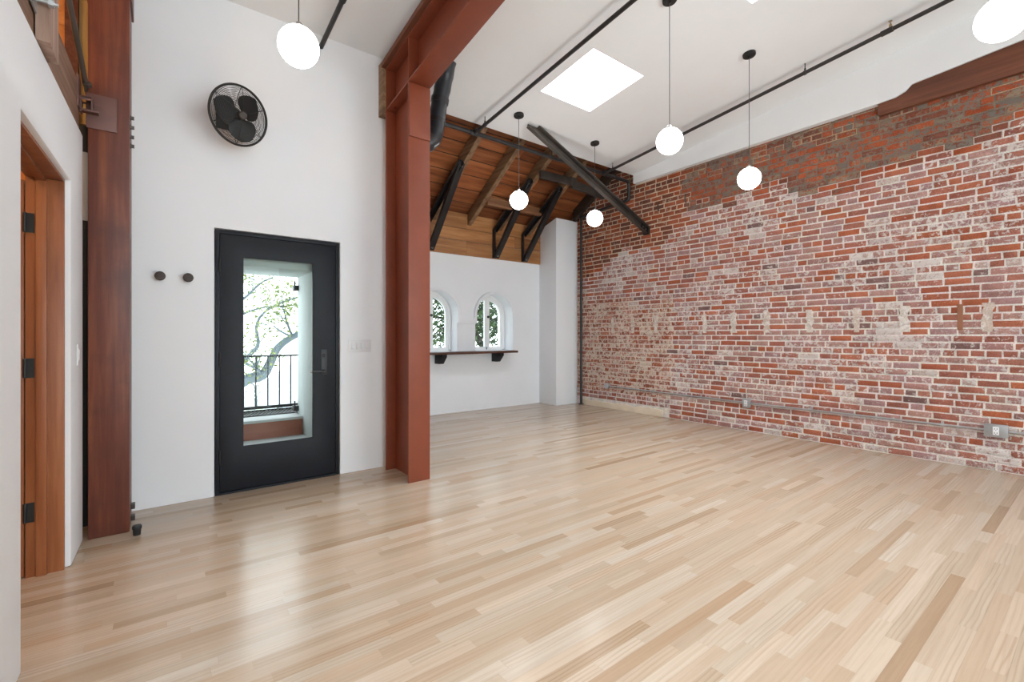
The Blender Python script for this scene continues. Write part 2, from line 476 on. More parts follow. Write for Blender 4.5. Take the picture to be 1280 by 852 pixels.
# mortar foot left at the far corner of the brick wall
mb = MB()
pts = [(4.23,.0)]; rnd = random.Random(5)
y = 4.23
while y < 5.95:
    pts.append((y, .095+rnd.uniform(-.015,.02))); y += .09
pts.append((5.95,.1)); pts.append((5.95,0))
mb.prism(pts, 'x', XR-.034, XR-.006)
M['mortarfoot'] = plain('cream_mortar_skirt', lin(222,206,184), .85, 0, .2, .1, .4, 30)
struct(mb.build('baseboard_right', M['mortarfoot'], bevel=.004), 'cream mortar skirt at the far foot of the brick wall')

# white furring strip above the brick
mb = MB()
mb.prism([(1.56,3.707),(CE-.01,3.690),(CE-.01,zc(CE)+.02),(1.56,zc(1.56)+.02)], 'x', XR-.10, XR-.01)
mb.prism([(YB,3.97),(.2,3.885),(.75,3.840),(1.02,3.815),(1.22,3.80),(1.27,3.795),(1.32,3.745),(1.40,3.715),(1.56,3.707),(1.56,zc(1.56)+.02),(YB,zc(YB)+.02)], 'x', XR-.10, XR-.078)
struct(mb.build('wall_right_top', M['ceil'], smooth=15), 'white plastered strip between brick wall and ceiling')

# ------------------------------------------------------------------ ceiling with skylight openings
mb = MB()
xs = [-.62, .10, .87, 3.31, 4.08, XR+.2]; ysk = [CE, 3.83, 3.056, 1.925, 1.15, .35, -.42, YB-.1]
for i in range(5):
    for j in range(7):
        if (i, j) in ((3,1),(3,3),(1,5)): continue  # openings, the last one for the added skylight
        x0, x1 = xs[i], xs[i+1]; y0, y1 = ysk[j+1], ysk[j]
        mb.hexa([(x0,y0,zc(y0)),(x1,y0,zc(y0)),(x1,y1,zc(y1)),(x0,y1,zc(y1)),
                 (x0,y0,zc(y0)+.16),(x1,y0,zc(y0)+.16),(x1,y1,zc(y1)+.16),(x0,y1,zc(y1)+.16)])
struct(mb.build('ceiling', M['ceil']), 'white sloping ceiling with square skylights')
SKY = ((3.31,4.08,3.056,3.83),(3.31,4.08,1.15,1.925),(.10,.87,-.42,.35))  # last skylight is added out of view to brighten the left wall and floor
for k, (xa, xb, ya, yb) in enumerate(SKY):
    r = struct(empty('window_%d' % (3+k), ((xa+xb)/2,(ya+yb)/2,zc((ya+yb)/2)+.16)), ('square skylight over the two far pendant lamps','square skylight just out of the top of the picture','square skylight above the camera')[k])
    f = MB(); t_ = .05
    for (a,b_,c,d) in ((xa-t_,xb+t_,ya-t_,ya),(xa-t_,xb+t_,yb,yb+t_),(xa-t_,xa,ya,yb),(xb,xb+t_,ya,yb)):
        f.hexa([(a,c,zc(c)+.16),(b_,c,zc(c)+.16),(b_,d,zc(d)+.16),(a,d,zc(d)+.16),(a,c,zc(c)+.78),(b_,c,zc(c)+.78),(b_,d,zc(d)+.78),(a,d,zc(d)+.78)])
    f.build('window_frame', M['trimwhite'], r)
    g = MB(); g.hexa([(xa,ya,zc(ya)+.75),(xb,ya,zc(ya)+.75),(xb,yb,zc(yb)+.75),(xa,yb,zc(yb)+.75),(xa,ya,zc(ya)+.755),(xb,ya,zc(ya)+.755),(xb,yb,zc(yb)+.755),(xa,yb,zc(yb)+.755)])
    g.build('glass_pane', M['glass'], r)

# ------------------------------------------------------------------ walls
# wall with the black door (faces -Y)
DX0, DX1, DZ = .330, 1.284, 2.085
mb = MB()
mb.prism([(-2.85,0),(DX0,0),(DX0,DZ),(DX1,DZ),(DX1,0),(2.10,0),(2.10,4.6),(-2.85,4.6)], 'y', YD, YD+.11)
struct(mb.build('wall_back', M['wall'], bevel=.006), 'white wall holding the black glazed door')
# outer masonry with the deep reveal behind the door
mb = MB(); OX0, OX1, OZ0, OZ1, OY0, OY1 = .30, 1.08, .31, 1.82, YD+.11, 4.93
mb.prism([(-.6,-.1),(OX0,-.1),(OX0,OZ1),(OX1,OZ1),(OX1,-.1),(2.1,-.1),(2.1,4.6),(-.6,4.6)], 'y', OY0, OY1)
struct(mb.build('wall_outer', M['reveal'], bevel=.01), 'pale stucco reveal of the doorway outside the black door')
mb = MB(); mb.box(OX0, OX1, OY0, OY1, -.1, OZ0)
mb2 = MB(); mb2.box(OX0, OX1, 4.73, OY1, OZ0, .455)
mb2.prism([(4.705,OZ0),(4.73,OZ0),(4.73,.35),(4.722,.36)], 'x', OX0, OX1)
mb3 = MB(); mb3.box(OX0, OX1, 4.715, OY1+.03, .455, .48)
r = struct(empty('trim_1', (.69, 4.8, 0)), 'stone sill and terracotta step outside the black door')
mb.build('sill', M['stone'], r); mb2.build('riser', M['terracotta'], r); mb3.build('step_top', M['stone'], r, bevel=.006)

# return wall between the doorway and the alcove, mostly behind the steel column
mb = MB(); mb.prism([(YD+.11,0),(YF+.4,0),(YF+.4,3.0),(YF-.0,zdeck(YF)),(CE-.1,zdeck(CE-.1)),(YD+.11,zdeck(CE-.1))], 'x', 2.02, 2.10)
struct(mb.build('wall_return', M['wall']), 'white side wall of the alcove behind the steel column')

# far wall with two arched windows
ARX = [3.46, 4.57]; AR = .38; ASP = 1.585; ASL = .99
def far_wall():
    mb = MB(); y0, y1 = YF, YF+.42; zt = 3.2
    x = 2.02; n = 20
    for cx in ARX:
        mb.box(x, cx-AR, y0, y1, 0, zt)
        mb.box(cx-AR, cx+AR, y0, y1, 0, ASL)
        for i in range(n):
            a0, a1 = math.pi*(1-i/n), math.pi*(1-(i+1)/n)
            xa, za = cx+AR*math.cos(a0), ASP+AR*math.sin(a0); xb, zb = cx+AR*math.cos(a1), ASP+AR*math.sin(a1)
            mb.hexa([(xa,y0,za),(xb,y0,zb),(xb,y1,zb),(xa,y1,za),(xa,y0,zt),(xb,y0,zt),(xb,y1,zt),(xa,y1,zt)])
        x = cx+AR
    mb.box(x, XR+.1, y0, y1, 0, zt)
    struct(mb.build('wall_far', M['wall']), 'white far wall with two arched windows')
far_wall()
# raised arch mouldings and impost band
mb = MB(); y0 = YF-.055
for k, cx in enumerate(ARX):
    n = 24; ri, ro = AR-.004, AR+.035
    for i in range(n):
        a0, a1 = math.pi*(1-i/n), math.pi*(1-(i+1)/n)
        p = [(cx+q*math.cos(a), ASP+q*math.sin(a)) for q, a in ((ri,a0),(ri,a1),(ro,a1),(ro,a0))]
        mb.hexa([(p[0][0],y0,p[0][1]),(p[1][0],y0,p[1][1]),(p[1][0],YF+.002,p[1][1]),(p[0][0],YF+.002,p[0][1]),
                 (p[3][0],y0+.008,p[3][1]),(p[2][0],y0+.008,p[2][1]),(p[2][0],YF+.002,p[2][1]),(p[3][0],YF+.002,p[3][1])])
mb.box(ARX[0]+AR, ARX[1]-AR, y0, YF+.002, 1.475, 1.525)
mb.box(ARX[0]+AR+.0, ARX[1]-AR, y0+.010, YF+.002, 1.45, 1.475)
mb.box(ARX[0]+AR-.004, ARX[0]+AR+.035, y0+.004, YF+.002, 1.475, ASP)
mb.box(ARX[1]-AR-.035, ARX[1]-AR+.004, y0+.004, YF+.002, 1.475, ASP)
mb.box(ARX[1]+AR-.004, ARX[1]+AR+.035, y0, YF+.002, ASL, ASP)
struct(mb.build('trim_2', M['wall'], bevel=.004), 'raised white plaster mouldings around the arched windows')

def arched_window(cx, idx, label):
    YW = 6.72
    r = struct(empty('window_%d' % idx, (cx, YW, ASL)), label)
    n = 20
    def arch_ring(mb, ri, ro, y0, y1, zb):
        for i in range(n):
            a0, a1 = math.pi*(1-i/n), math.pi*(1-(i+1)/n)
            p = [(cx+q*math.cos(a), ASP+q*math.sin(a)) for q, a in ((ri,a0),(ri,a1),(ro,a1),(ro,a0))]
            mb.hexa([(p[0][0],y0,p[0][1]),(p[1][0],y0,p[1][1]),(p[1][0],y1,p[1][1]),(p[0][0],y1,p[0][1]),
                     (p[3][0],y0,p[3][1]),(p[2][0],y0,p[2][1]),(p[2][0],y1,p[2][1]),(p[3][0],y1,p[3][1])])
        for s in (-1, 1):
            xa, xb = sorted((cx+s*ri, cx+s*ro)); mb.box(xa, xb, y0, y1, zb, ASP)
    f = MB(); arch_ring(f, AR-.049, AR-.001, YW, YW+.12, ASL); f.box(cx-AR+.001, cx+AR-.001, YW, YW+.12, ASL, ASL+.02)
    f.build('window_frame', M['trimwhite'], r, bevel=.002)
    for s in (-1, 1):      # two casements
        c = MB(); ro, ri = AR-.047, .285
        for i in range(n//2):
            a0 = math.pi/2+s*-1*math.pi/2*(i/(n//2)); a1 = math.pi/2+s*-1*math.pi/2*((i+1)/(n//2))
            p = [(cx+q*math.cos(a), ASP+q*math.sin(a)) for q, a in ((ri,a0),(ri,a1),(ro,a1),(ro,a0))]
            c.hexa([(p[0][0],YW+.012,p[0][1]),(p[1][0],YW+.012,p[1][1]),(p[1][0],YW+.055,p[1][1]),(p[0][0],YW+.055,p[0][1]),
                    (p[3][0],YW+.012,p[3][1]),(p[2][0],YW+.012,p[2][1]),(p[2][0],YW+.055,p[2][1]),(p[3][0],YW+.055,p[3][1])])
        xa, xb = sorted((cx+s*ri, cx+s*ro)); c.box(xa, xb, YW+.012, YW+.055, ASL+.02, ASP)
        xa, xb = sorted((cx+s*.002, cx+s*.050)); c.box(xa, xb, YW+.009, YW+.052, ASL+.02, ASP+AR-.055)
        xa, xb = sorted((cx+s*.050, cx+s*ri)); c.box(xa, xb, YW+.012, YW+.055, ASL+.02, 1.05)
        sash = c.build('casement', M['trimwhite'], r)
        g = MB(); pts = [(cx+s*.05,1.05)]
        pts += [(cx+s*ri,1.05)]+[(cx+s*ri*math.cos(math.pi/2*i/10), ASP+ri*math.sin(math.pi/2*i/10)) for i in range(11)]
        pts[-1] = (cx+s*.05, ASP+math.sqrt(ri*ri-.0025))
        g.prism(pts, 'y', YW+.030, YW+.034); g.build('glass_pane', M['glass'], r)
    k = MB(); k.disc((cx+.020,YW+.012,1.575),(0,-1,0),.022,.012); k.disc((cx+.020,YW,1.575),(0,-1,0),.014,.022)
    tag(k.build('latch', M['blackmatte'], r), 'round black latch')
    k = MB(); k.box(cx-.024,cx-.008,YW,YW+.012,1.0,1.045); k.disc((cx-.016,YW,1.03),(0,-1,0),.008,.012)
    tag(k.build('bolt', M['blackmatte'], r), 'small black bolt')
arched_window(ARX[0], 1, 'arched white casement window partly behind the steel column')
arched_window(ARX[1], 2, 'arched white casement window beside the white corner pier')

# timber band above the white part of the far wall
mb = MB(); rnd = random.Random(4)
zz = 2.56
for h_ in (.235, .20, .25):
    xa = 2.10
    for L in ((1.9,2.3) if h_ != .20 else (2.9,1.2)):
        mb.cur = {'tone': (rnd.uniform(.3,.7), rnd.random(), rnd.random(), 1)}
        xb = min(xa+L, XR)
        mb.box(xa+.001, xb-.001, YF-.03, YF+.01, zz+.004, zz+h_-.004); xa = xb
    zz += h_
struct(mb.build('trim_3', M['band'], attrs=('tone',)), 'orange pine boards along the top of the far wall')

# corner pier
mb = MB(); mb.prism([(6.06,0),(YF+.05,0),(YF+.05,3.20),(YF,3.20),(6.06,3.345)], 'x', 5.60, XR-.005)
struct(mb.build('wall_pier', M['wall'], bevel=.008), 'white plastered pier in the corner beside the brick wall')

# timber roof deck over the alcove
mb = MB(); y = YF+.42; rnd = random.Random(8)
while y > 4.2:
    w = rnd.uniform(.19,.235); y1 = y-w
    x = 2.02
    while x < XR+.2:
        L = rnd.uniform(1.6,3.4); xb = min(x+L, XR+.25)
        mb.cur = {'tone': (rnd.uniform(.1,.9), rnd.random(), rnd.random(), 1)}
        g = .015
        mb.hexa([(x,y1+g,zdeck(y1+g)),(xb-.003,y1+g,zdeck(y1+g)),(xb-.003,y-g,zdeck(y-g)),(x,y-g,zdeck(y-g)),
                 (x,y1+g,zdeck(y1+g)+.02),(xb-.003,y1+g,zdeck(y1+g)+.02),(xb-.003,y-g,zdeck(y-g)+.02),(x,y-g,zdeck(y-g)+.02)])
        x = xb
    y = y1
mb.m = 1; mb.cur = {}
mb.hexa([(2.0,4.1,zdeck(4.1)+.025),(XR+.3,4.1,zdeck(4.1)+.025),(XR+.3,YF+.45,zdeck(YF+.45)+.025),(2.0,YF+.45,zdeck(YF+.45)+.025),
         (2.0,4.1,zdeck(4.1)+.10),(XR+.3,4.1,zdeck(4.1)+.10),(XR+.3,YF+.45,zdeck(YF+.45)+.10),(2.0,YF+.45,zdeck(YF+.45)+.10)])
struct(mb.build('ceiling_alcove', [M['deck'], M['darkwood']], attrs=('tone',)), 'sloping orange brown board roof over the alcove')
# closing boards above the ceiling edge
mb = MB(); mb.box(2.10, XR, 4.50, 4.54, zc(4.5)+.1, zdeck(4.54)); mb.box(2.10, XR-.10, CE, CE+.02, zc(CE)+.035, zc(CE)+.17)
struct(mb.build('trim_4', M['darkwood']), 'dark timber fascia behind the ceiling edge')

# left wall (slightly out of square), with the wood-lined doorway
def lx(y): return -.41 + .025*(y-2.4)
def leftwall():
    mb = MB(); ZT = 2.465; TH = .17
    mb.prism([(YB,0),(2.455,0),(2.455,2.085),(3.432,2.085),(3.432,0),(3.80,0),(3.80,ZT),(YB,ZT)], 'x', -TH, 0)
    mb.v = [(x+lx(y), y, z) for x, y, z in mb.v]
    struct(mb.build('wall_left', M['wall'], bevel=.016), 'low white wall on the left with the wood lined doorway')
leftwall()
r = struct(empty('door_2', (-.48, 2.94, 0)), 'doorway in the left wall lined with reddish brown wood')
j = MB(); xa = lx(3.41)-.025
j.box(xa-.145, xa, 3.405, 3.432, 0, 2.085); j.box(xa-.145, lx(2.46)-.028, 2.456, 2.48, 0, 2.085); j.hexa([(xa-.145,2.48,2.070),(lx(2.48)-.026,2.48,2.070),(xa,3.405,2.070),(xa-.145,3.405,2.070),(xa-.145,2.48,2.085),(lx(2.48)-.026,2.48,2.085),(xa,3.405,2.085),(xa-.145,3.405,2.085)])
for (a,b_,c,d) in ((3.390,3.405,0,2.070),(2.48,2.495,0,2.070),(2.495,3.390,2.055,2.070)):
    j.box(xa-.105, xa-.065, a, b_, c, d)
j.build('door_frame', M['jamb'], r, bevel=.0015)
lf = MB(); lf.box(xa-.145-.90, xa-.150, 3.405, 3.445, .01, 2.05)
leaf = lf.build('door_leaf', M['jamb'], r, bevel=.002)
for z in (1.831, 1.081, .335):
    h = MB(); h.box(xa-.140, xa-.112, 3.401, 3.4055, z-.05, z+.05); h.tube([(xa-.146,3.399,z-.05),(xa-.146,3.399,z+.05)], .007, 10)
    for dz in (-.032,0,.032): h.disc((xa-.125,3.401,z+dz),(0,-1,0),.004,.001,8)
    tag(h.build('hinge', M['blackmatte'], r), 'black hinge')

# rear wall behind the camera, with two tall windows added to brighten the room
mb = MB(); zt = 4.85
ADDED_WIN = ((-.1,2.3),(3.2,5.6)); WZ0, WZ1 = .25, 2.9
x = -2.85
for a, b_ in ADDED_WIN:
    mb.box(x, a, YB-.2, YB, 0, zt); mb.box(a, b_, YB-.2, YB, 0, WZ0); mb.box(a, b_, YB-.2, YB, WZ1, zt); x = b_
mb.box(x, XR+.1, YB-.2, YB, 0, zt)
struct(mb.build('wall_front', M['wall']), 'white wall behind the camera with two tall windows')
for k, (a, b_) in enumerate(ADDED_WIN):
    r = struct(empty('window_%d' % (6+k), ((a+b_)/2, YB-.1, WZ0)), 'tall steel framed window behind the camera, %s' % ('left' if k == 0 else 'right'))
    f = MB()
    for xx in (a+.03, a+(b_-a)/3, a+2*(b_-a)/3, b_-.03): f.box(xx-.025, xx+.025, YB-.16, YB-.10, WZ0, WZ1)
    for z_ in (WZ0+.03, 1.15, 2.05, WZ1-.03): f.box(a, b_, YB-.155, YB-.105, z_-.02, z_+.02)
    f.build('window_frame', M['black'], r)
    g = MB(); g.box(a, b_, YB-.132, YB-.128, WZ0, WZ1); g.build('glass_pane', M['glass'], r)

# neighbouring room behind the low left wall
mb = MB(); mb.box(-2.85, -2.75, YB, YD, 0, 4.9)
struct(mb.build('wall_side_room', M['wall']), 'white wall of the neighbouring room')
mb = MB(); rnd = random.Random(2); x = -2.80
while x < -.65:
    xb = x+.15; mb.cur = {'tone': (rnd.uniform(.3,.9), rnd.random(), rnd.random(), 1)}
    mb.hexa([(x+.002,YB,3.75),(xb-.002,YB,3.75),(xb-.002,YD,3.75),(x+.002,YD,3.75),(x+.002,YB,3.80),(xb-.002,YB,3.80),(xb-.002,YD,3.80),(x+.002,YD,3.80)]); x = xb
mb.cur = {}; mb.box(-2.85, -.55, YB, YD, 3.81, 4.0); mb.box(-.66,-.60,YB,YD,3.80,4.9)
struct(mb.build('ceiling_side_room', M['nextdeck'], attrs=('tone',)), 'warm timber ceiling of the neighbouring room')

mb = MB(); rnd = random.Random(6); z_ = 2.2
while z_ < 3.7:
    mb.cur = {'tone': (rnd.uniform(.5,1), rnd.random(), rnd.random(), 1)}; mb.box(-2.74,-.50,YD-.03,YD-.002,z_+.002,z_+.18); z_ += .182
struct(mb.build('trim_5', M['nextdeck'], attrs=('tone',)), 'orange boards high on the wall of the neighbouring room')
mb = MB(); mb.box(-.499,-.435,YD-.075,YD-.002,2.3,3.74)
struct(mb.build('trim_6', M['lintel']), 'dark brown stud high beside the timber post')
M['yellowpine'] = wood('yellow_pine', (.50,.31,.10), (.62,.42,.16), (.72,.52,.24), 'z', .6, 20)
mb = MB(); mb.box(-.432,-.365,YD-.05,YD-.002,2.66,3.9)
struct(mb.build('trim_7', M['yellowpine']), 'yellow pine stud high beside the timber post')
# ------------------------------------------------------------------ black glazed door
r = struct(empty('door_1', (.807, YD+.04, 0)), 'black door with one tall glass panel looking out to the tree')
f = MB(); fx0, fx1, fz = .337, 1.277, 2.078; fy0, fy1 = YD+.012, YD+.10
f.box(fx0, fx0+.028, fy0, fy1, 0, fz); f.box(fx1-.028, fx1, fy0, fy1, 0, fz); f.box(fx0+.028, fx1-.028, fy0, fy1, fz-.028, fz)
f.box(fx0+.028, fx1-.028, fy0-.004, fy1, 0, .016)
f.build('door_frame', M['black'], r, bevel=.002)
GX0, GX1, GZ0, GZ1 = .520, 1.064, .352, 1.885
lx0, lx1, ly0, ly1 = fx0+.031, fx1-.031, YD+.016, YD+.062
f = MB()
f.ring(lx0, lx1, .022, fz-.031, GX0, GX1, GZ0, GZ1, ly0, ly1)
leaf = f.build('door_leaf', M['black'], r, bevel=.0015)
g = MB(); g.box(GX0-.002, GX1+.002, ly0+.018, ly0+.024, GZ0-.002, GZ1+.002); g.build('glass_pane', M['glass'], leaf)
g = MB()
for (a,b_,c,d) in ((GX0,GX0+.010,GZ0,GZ1),(GX1-.010,GX1,GZ0,GZ1),(GX0+.010,GX1-.010,GZ0,GZ0+.010),(GX0+.010,GX1-.010,GZ1-.010,GZ1)):
    g.box(a,b_,ly0+.004,ly0+.018,c,d)
g.build('glazing_bead', M['black'], leaf)
h = MB(); h.box(1.125,1.175,ly0-.005,ly0,.905,1.125); h.disc((1.150,ly0,.935),(0,-1,0),.011,.045)
h.obox((1.158,ly0-.045,.935),(1.030,ly0-.045,.938),.012,.014)
h.disc((1.15,ly0-.005,1.075),(0,-1,0),.016,.012); h.box(1.146,1.154,ly0-.024,ly0-.017,1.060,1.090)
h.build('lever_handle', M['blacksteel'], leaf, bevel=.0015)
h = MB(); h.box(GX0+.001,GX0,ly0,ly0,0,0) if False else None
h.disc((1.035,ly0-.045,.938),(-1,0,0),.012,.014)
tag(h.build('handle_tip', M['boltsteel'], leaf), 'small steel end of the lever')
for z in (1.80, 1.06, .29):
    h = MB(); h.tube([(fx0+.030,fy0-.004,z-.05),(fx0+.030,fy0-.004,z+.05)], .008, 10)
    h.disc((fx0+.030,fy0-.004,z+.05),(0,0,1),.006,.006,10)
    h.build('hinge', M['blackmatte'], r)

# black hinge pins on the outer reveal
for z, lb in ((1.715,'upper'),(.535,'lower')):
    h = MB(); h.box(OX1-.045, OX1+.005, OY1-.055, OY1+.02, z-.025, z+.025); h.tube([(OX1-.03,OY1-.02,z+.02),(OX1-.03,OY1-.02,z+.07)], .008, 8)
    tag(h.build('shutter_hinge', M['blackmatte']), '%s black hinge pin on the pale reveal outside the door' % lb, 'hinge')

# ------------------------------------------------------------------ steel column and beam
def beam_zb(y): return 3.395 + .122*(3.63-y)
r = empty('steel_column', (1.765, 3.88, 0))
tag(r, 'rust red H-section steel column standing before the end of the door wall', 'column')
f = MB(); f.box(1.665,1.865,3.63,3.645,0,beam_zb(3.63)); f.build('front_flange', M['steel'], r, bevel=.0015)
f = MB(); f.box(1.665,1.865,4.115,4.13,0,beam_zb(4.13)); f.build('back_flange', M['steel'], r, bevel=.0015)
f = MB(); f.prism([(3.645,0),(4.115,0),(4.115,beam_zb(4.115)),(3.645,beam_zb(3.645))],'x',1.759,1.771); f.build('web', M['steel'], r)
f = MB(); f.box(1.668,1.862,3.617,3.63,2.935,beam_zb(3.62)-.02); tag(f.build('cover_plate', M['steel'], r, bevel=.0015), 'welded cover plate at the top of the column')
for x_, y_ in ((1.69,3.72),(1.69,4.03)):
    f = MB(); z_ = beam_zb(y_); f.lathe([(0,-.016),(.013,-.016),(.013,0),(0,0)],(x_+.02,y_,z_),(0,0,1),6); f.build('bolt', M['steel'], r)

r = empty('steel_beam', (1.765, .5, 3.6))
tag(r, 'rust red steel I-beam running overhead from the column toward the camera', 'beam')
DB = .395; ya, yb = 4.13, YB+.02
def slab(x0,x1,y0,y1,o0,o1):
    m_ = MB(); m_.hexa([(x0,y1,beam_zb(y1)+o0),(x1,y1,beam_zb(y1)+o0),(x1,y0,beam_zb(y0)+o0),(x0,y0,beam_zb(y0)+o0),(x0,y1,beam_zb(y1)+o1),(x1,y1,beam_zb(y1)+o1),(x1,y0,beam_zb(y0)+o1),(x0,y0,beam_zb(y0)+o1)]); return m_
slab(1.665,1.865,ya,yb,0,.016).build('bottom_flange', M['steel'], r, bevel=.0015)
slab(1.665,1.865,ya,yb,DB-.016,DB).build('top_flange', M['steel'], r, bevel=.0015)
slab(1.759,1.771,ya,yb,.016,DB-.016).build('web', M['steel'], r)
for y_ in (3.645, 4.128):
    for s in ((1.667,1.759),(1.771,1.863)):
        slab(s[0],s[1],y_,y_-.013,.016,DB-.016).build('stiffener', M['steel'], r)
m_ = slab(1.625,1.845,4.13,YB+.02,DB,DB+.045)
tag(m_.build('timber_nailer', M['lintel']), 'dark timber strip lying on top of the rust red beam', 'timber')
m_ = MB(); m_.box(1.64,1.86,4.1305,4.241,3.31,3.80)
tag(m_.build('timber_packer', M['rafter'], bevel=.004), 'brown timber block between the rust red beam end and the wall', 'timber')

# ------------------------------------------------------------------ timber post, truss and fittings at left
PX0, PX1, PY0, PY1 = -.355, -.157, 3.81, 4.06
r = empty('timber_post', ((PX0+PX1)/2, 3.93, 0)); tag(r, 'dark red stained timber post standing at the end of the low left wall', 'post')
f = MB(); f.box(PX0,PX1,PY0,PY1,.0,3.94); f.build('post_shaft', M['post'], r, bevel=.008)
f = MB(); f.box(PX0-.02,PX1+.012,PY0-.02,PY1+.02,3.385,3.72); f.build('bolster', M['post'], r, bevel=.006)
f = MB(); f.box(-.362,-.219,PY0-.012,PY0,2.517,2.728); tag(f.build('steel_plate', plain('rusty_plate', (.15,.072,.060), .5, .2, .5, .3, .1, 25), r, bevel=.002), 'dark rusty steel plate bolted to the post')
for y_, z_ in ((3.86,2.652),(3.885,2.60),(3.86,2.529),(3.885,2.479)):
    f = MB(); f.disc((PX1,y_,z_),(1,0,0),.017,.004,14); f.lathe([(.0115,.004),(.0115,.020),(0,.020)],(PX1,y_,z_),(1,0,0),6); f.build('bolt', M['ruststeel'], r)
for z_ in (.05,.125):
    f = MB(); f.box(PX1, PX1+.022, 3.93, 3.965, z_-.018, z_+.018); f.build('anchor_clip', M['ruststeel'], r, bevel=.002)

f = MB(); ZT = 2.467
f.hexa([(lx(YB)-.15,YB,ZT),(lx(YB)-.014,YB,ZT),(lx(3.78)-.014,3.78,ZT),(lx(3.78)-.15,3.78,ZT),(lx(YB)-.15,YB,2.765),(lx(YB)-.014,YB,2.765),(lx(3.78)-.014,3.78,2.765),(lx(3.78)-.15,3.78,2.765)])
tag(f.build('truss_chord', M['chord'], bevel=.006), 'long brown timber chord lying on top of the low left wall', 'timber')
r = empty('hanger_board', (-.40, 2.80, 2.47)); tag(r, 'short rough sawn board hanging upright beside the brown chord', 'board')
f = MB(); x_ = lx(2.8)-.012; f.box(x_, x_+.045, 2.70, 2.90, 2.470, 3.35); f.build('board', M['hanger'], r, bevel=.003)
f = MB(); f.tube([(x_-.0,2.66,2.615),(x_+.075,2.66,2.615)], .008, 10); f.lathe([(0,0),(.017,0),(.017,.018),(0,.018)],(x_+.045,2.66,2.615),(1,0,0),6)
f.box(x_-.0,x_+.006,2.61,2.705,2.575,2.655)
tag(f.build('bolt', M['galv'], r), 'bright steel bolt')
r = empty('tie_rod', (-.36, 3.80, 2.72)); tag(r, 'dark steel tie rod slanting up from a bracket beside the timber post', 'rod')
f = MB(); f.tube([(-.358,3.86,2.735),(-.39,3.38,3.045),(-.42,2.93,3.335),(-.46,2.35,3.71)], .0135, 12); f.build('rod', M['ruststeel'], r)
f = MB()
f.box(-.395,-.385,3.70,3.808,2.60,2.79); f.box(-.385,-.285,3.795,3.805,2.655,2.665)
f.obox((-.375,3.80,2.70),(-.375,3.72,2.655),.085,.012); f.box(-.385,-.375,3.74,3.80,2.585,2.66); f.box(-.335,-.325,3.74,3.797,2.60,2.68)
f.obox((-.385,3.765,2.60),(-.30,3.765,2.60),.05,.012)
f.build('bracket', bpy.data.materials['rusty_plate'], r, bevel=.002)
f = MB(); f.lathe([(0,0),(.022,0),(.022,.024),(0,.024)],(-.355,3.80,2.765),(-.03,-.45,.29),6); f.build('nut', M['ruststeel'], r)
r = empty('wall_conduit', (-.432, 4.16, 0)); tag(r, 'grey pipe with dark lower half in the gap beside the timber post', 'pipe')
f = MB(); f.tube([(-.405,4.15,1.98),(-.405,4.15,2.45)], .05, 16); tag(f.build('upper_pipe', plain('blue_grey_pipe', (.50,.56,.62), .5), r), 'grey galvanised upper pipe')
f = MB(); f.tube([(-.405,4.15,0.0),(-.405,4.15,1.98)], .057, 16); f.tube([(-.405,4.15,1.95),(-.405,4.15,2.0)], .062, 16); tag(f.build('lower_pipe', M['rubber'], r), 'black lower pipe')
f = MB(); f.tube([(-.405,4.15,2.45),(-.405,4.15,2.62)], .058, 16); f.build('top_collar', M['rubber'], r)

# door stop on the floor
r = empty('door_stop', (-.119,3.731,0)); tag(r, 'small black rubber door stop on the floor by the timber post', 'door stop')
f = MB(); f.lathe([(0,0),(.0195,0),(.021,.036),(0,.036)],(-.119,3.731,0)); f.build('stem', M['blackmatte'], r)
f = MB(); f.lathe([(0,.036),(.022,.036),(.025,.040),(.025,.054),(.021,.060),(0,.060)],(-.119,3.731,0)); f.build('bumper', M['rubber'], r)

# ------------------------------------------------------------------ wall fittings
for x_, lb in ((-.004,'left of the two round dark wooden coat knobs on the white wall'),(.163,'round dark wooden coat knob nearer to the black door')):
    r = empty('coat_knob', (x_, YD, 1.68)); tag(r, lb, 'coat hook', 'coat knobs on the white wall')
    f = MB(); f.lathe([(0,-.004),(.012,-.004),(.012,.03),(.016,.034)],(x_,YD,1.68),(0,-1,0),20); f.build('stem', M['knobwood'], r)
    f = MB(); f.lathe([(.016,.032),(.028,.036),(.033,.042),(.033,.050),(.029,.055),(.010,.0575),(0,.057)],(x_,YD,1.68),(0,-1,0),28); f.build('knob', M['knobwood'], r)

r = empty('light_switch', (1.462, YD, 1.153)); tag(r, 'white four gang light switch beside the black door', 'light switch')
f = MB(); f.box(1.358,1.566,YD-.007,YD,1.095,1.210); f.build('cover_plate', M['whiteplastic'], r, bevel=.003)
for k in range(4):
    xx = 1.393+k*.046; f = MB()
    f.box(xx-.016,xx+.016,YD-.010,YD-.007,1.118,1.187)
    f.prism([(YD-.010,1.125),(YD-.018,1.128),(YD-.012,1.180),(YD-.010,1.180)],'x',xx-.012,xx+.012)
    f.build('rocker', M['whiteplastic'], r, bevel=.0008)
r = empty('wall_switch', (lx(3.62), 3.62, 1.14)); tag(r, 'white single switch plate on the low left wall past the doorway', 'light switch')
x_ = lx(3.62)-.001
f = MB(); f.box(x_, x_+.007, 3.585, 3.655, 1.08, 1.20); f.build('cover_plate', M['whiteplastic'], r, bevel=.002)
f = MB(); f.box(x_+.007, x_+.011, 3.604, 3.636, 1.105, 1.172); f.build('rocker', M['whiteplastic'], r, bevel=.001)

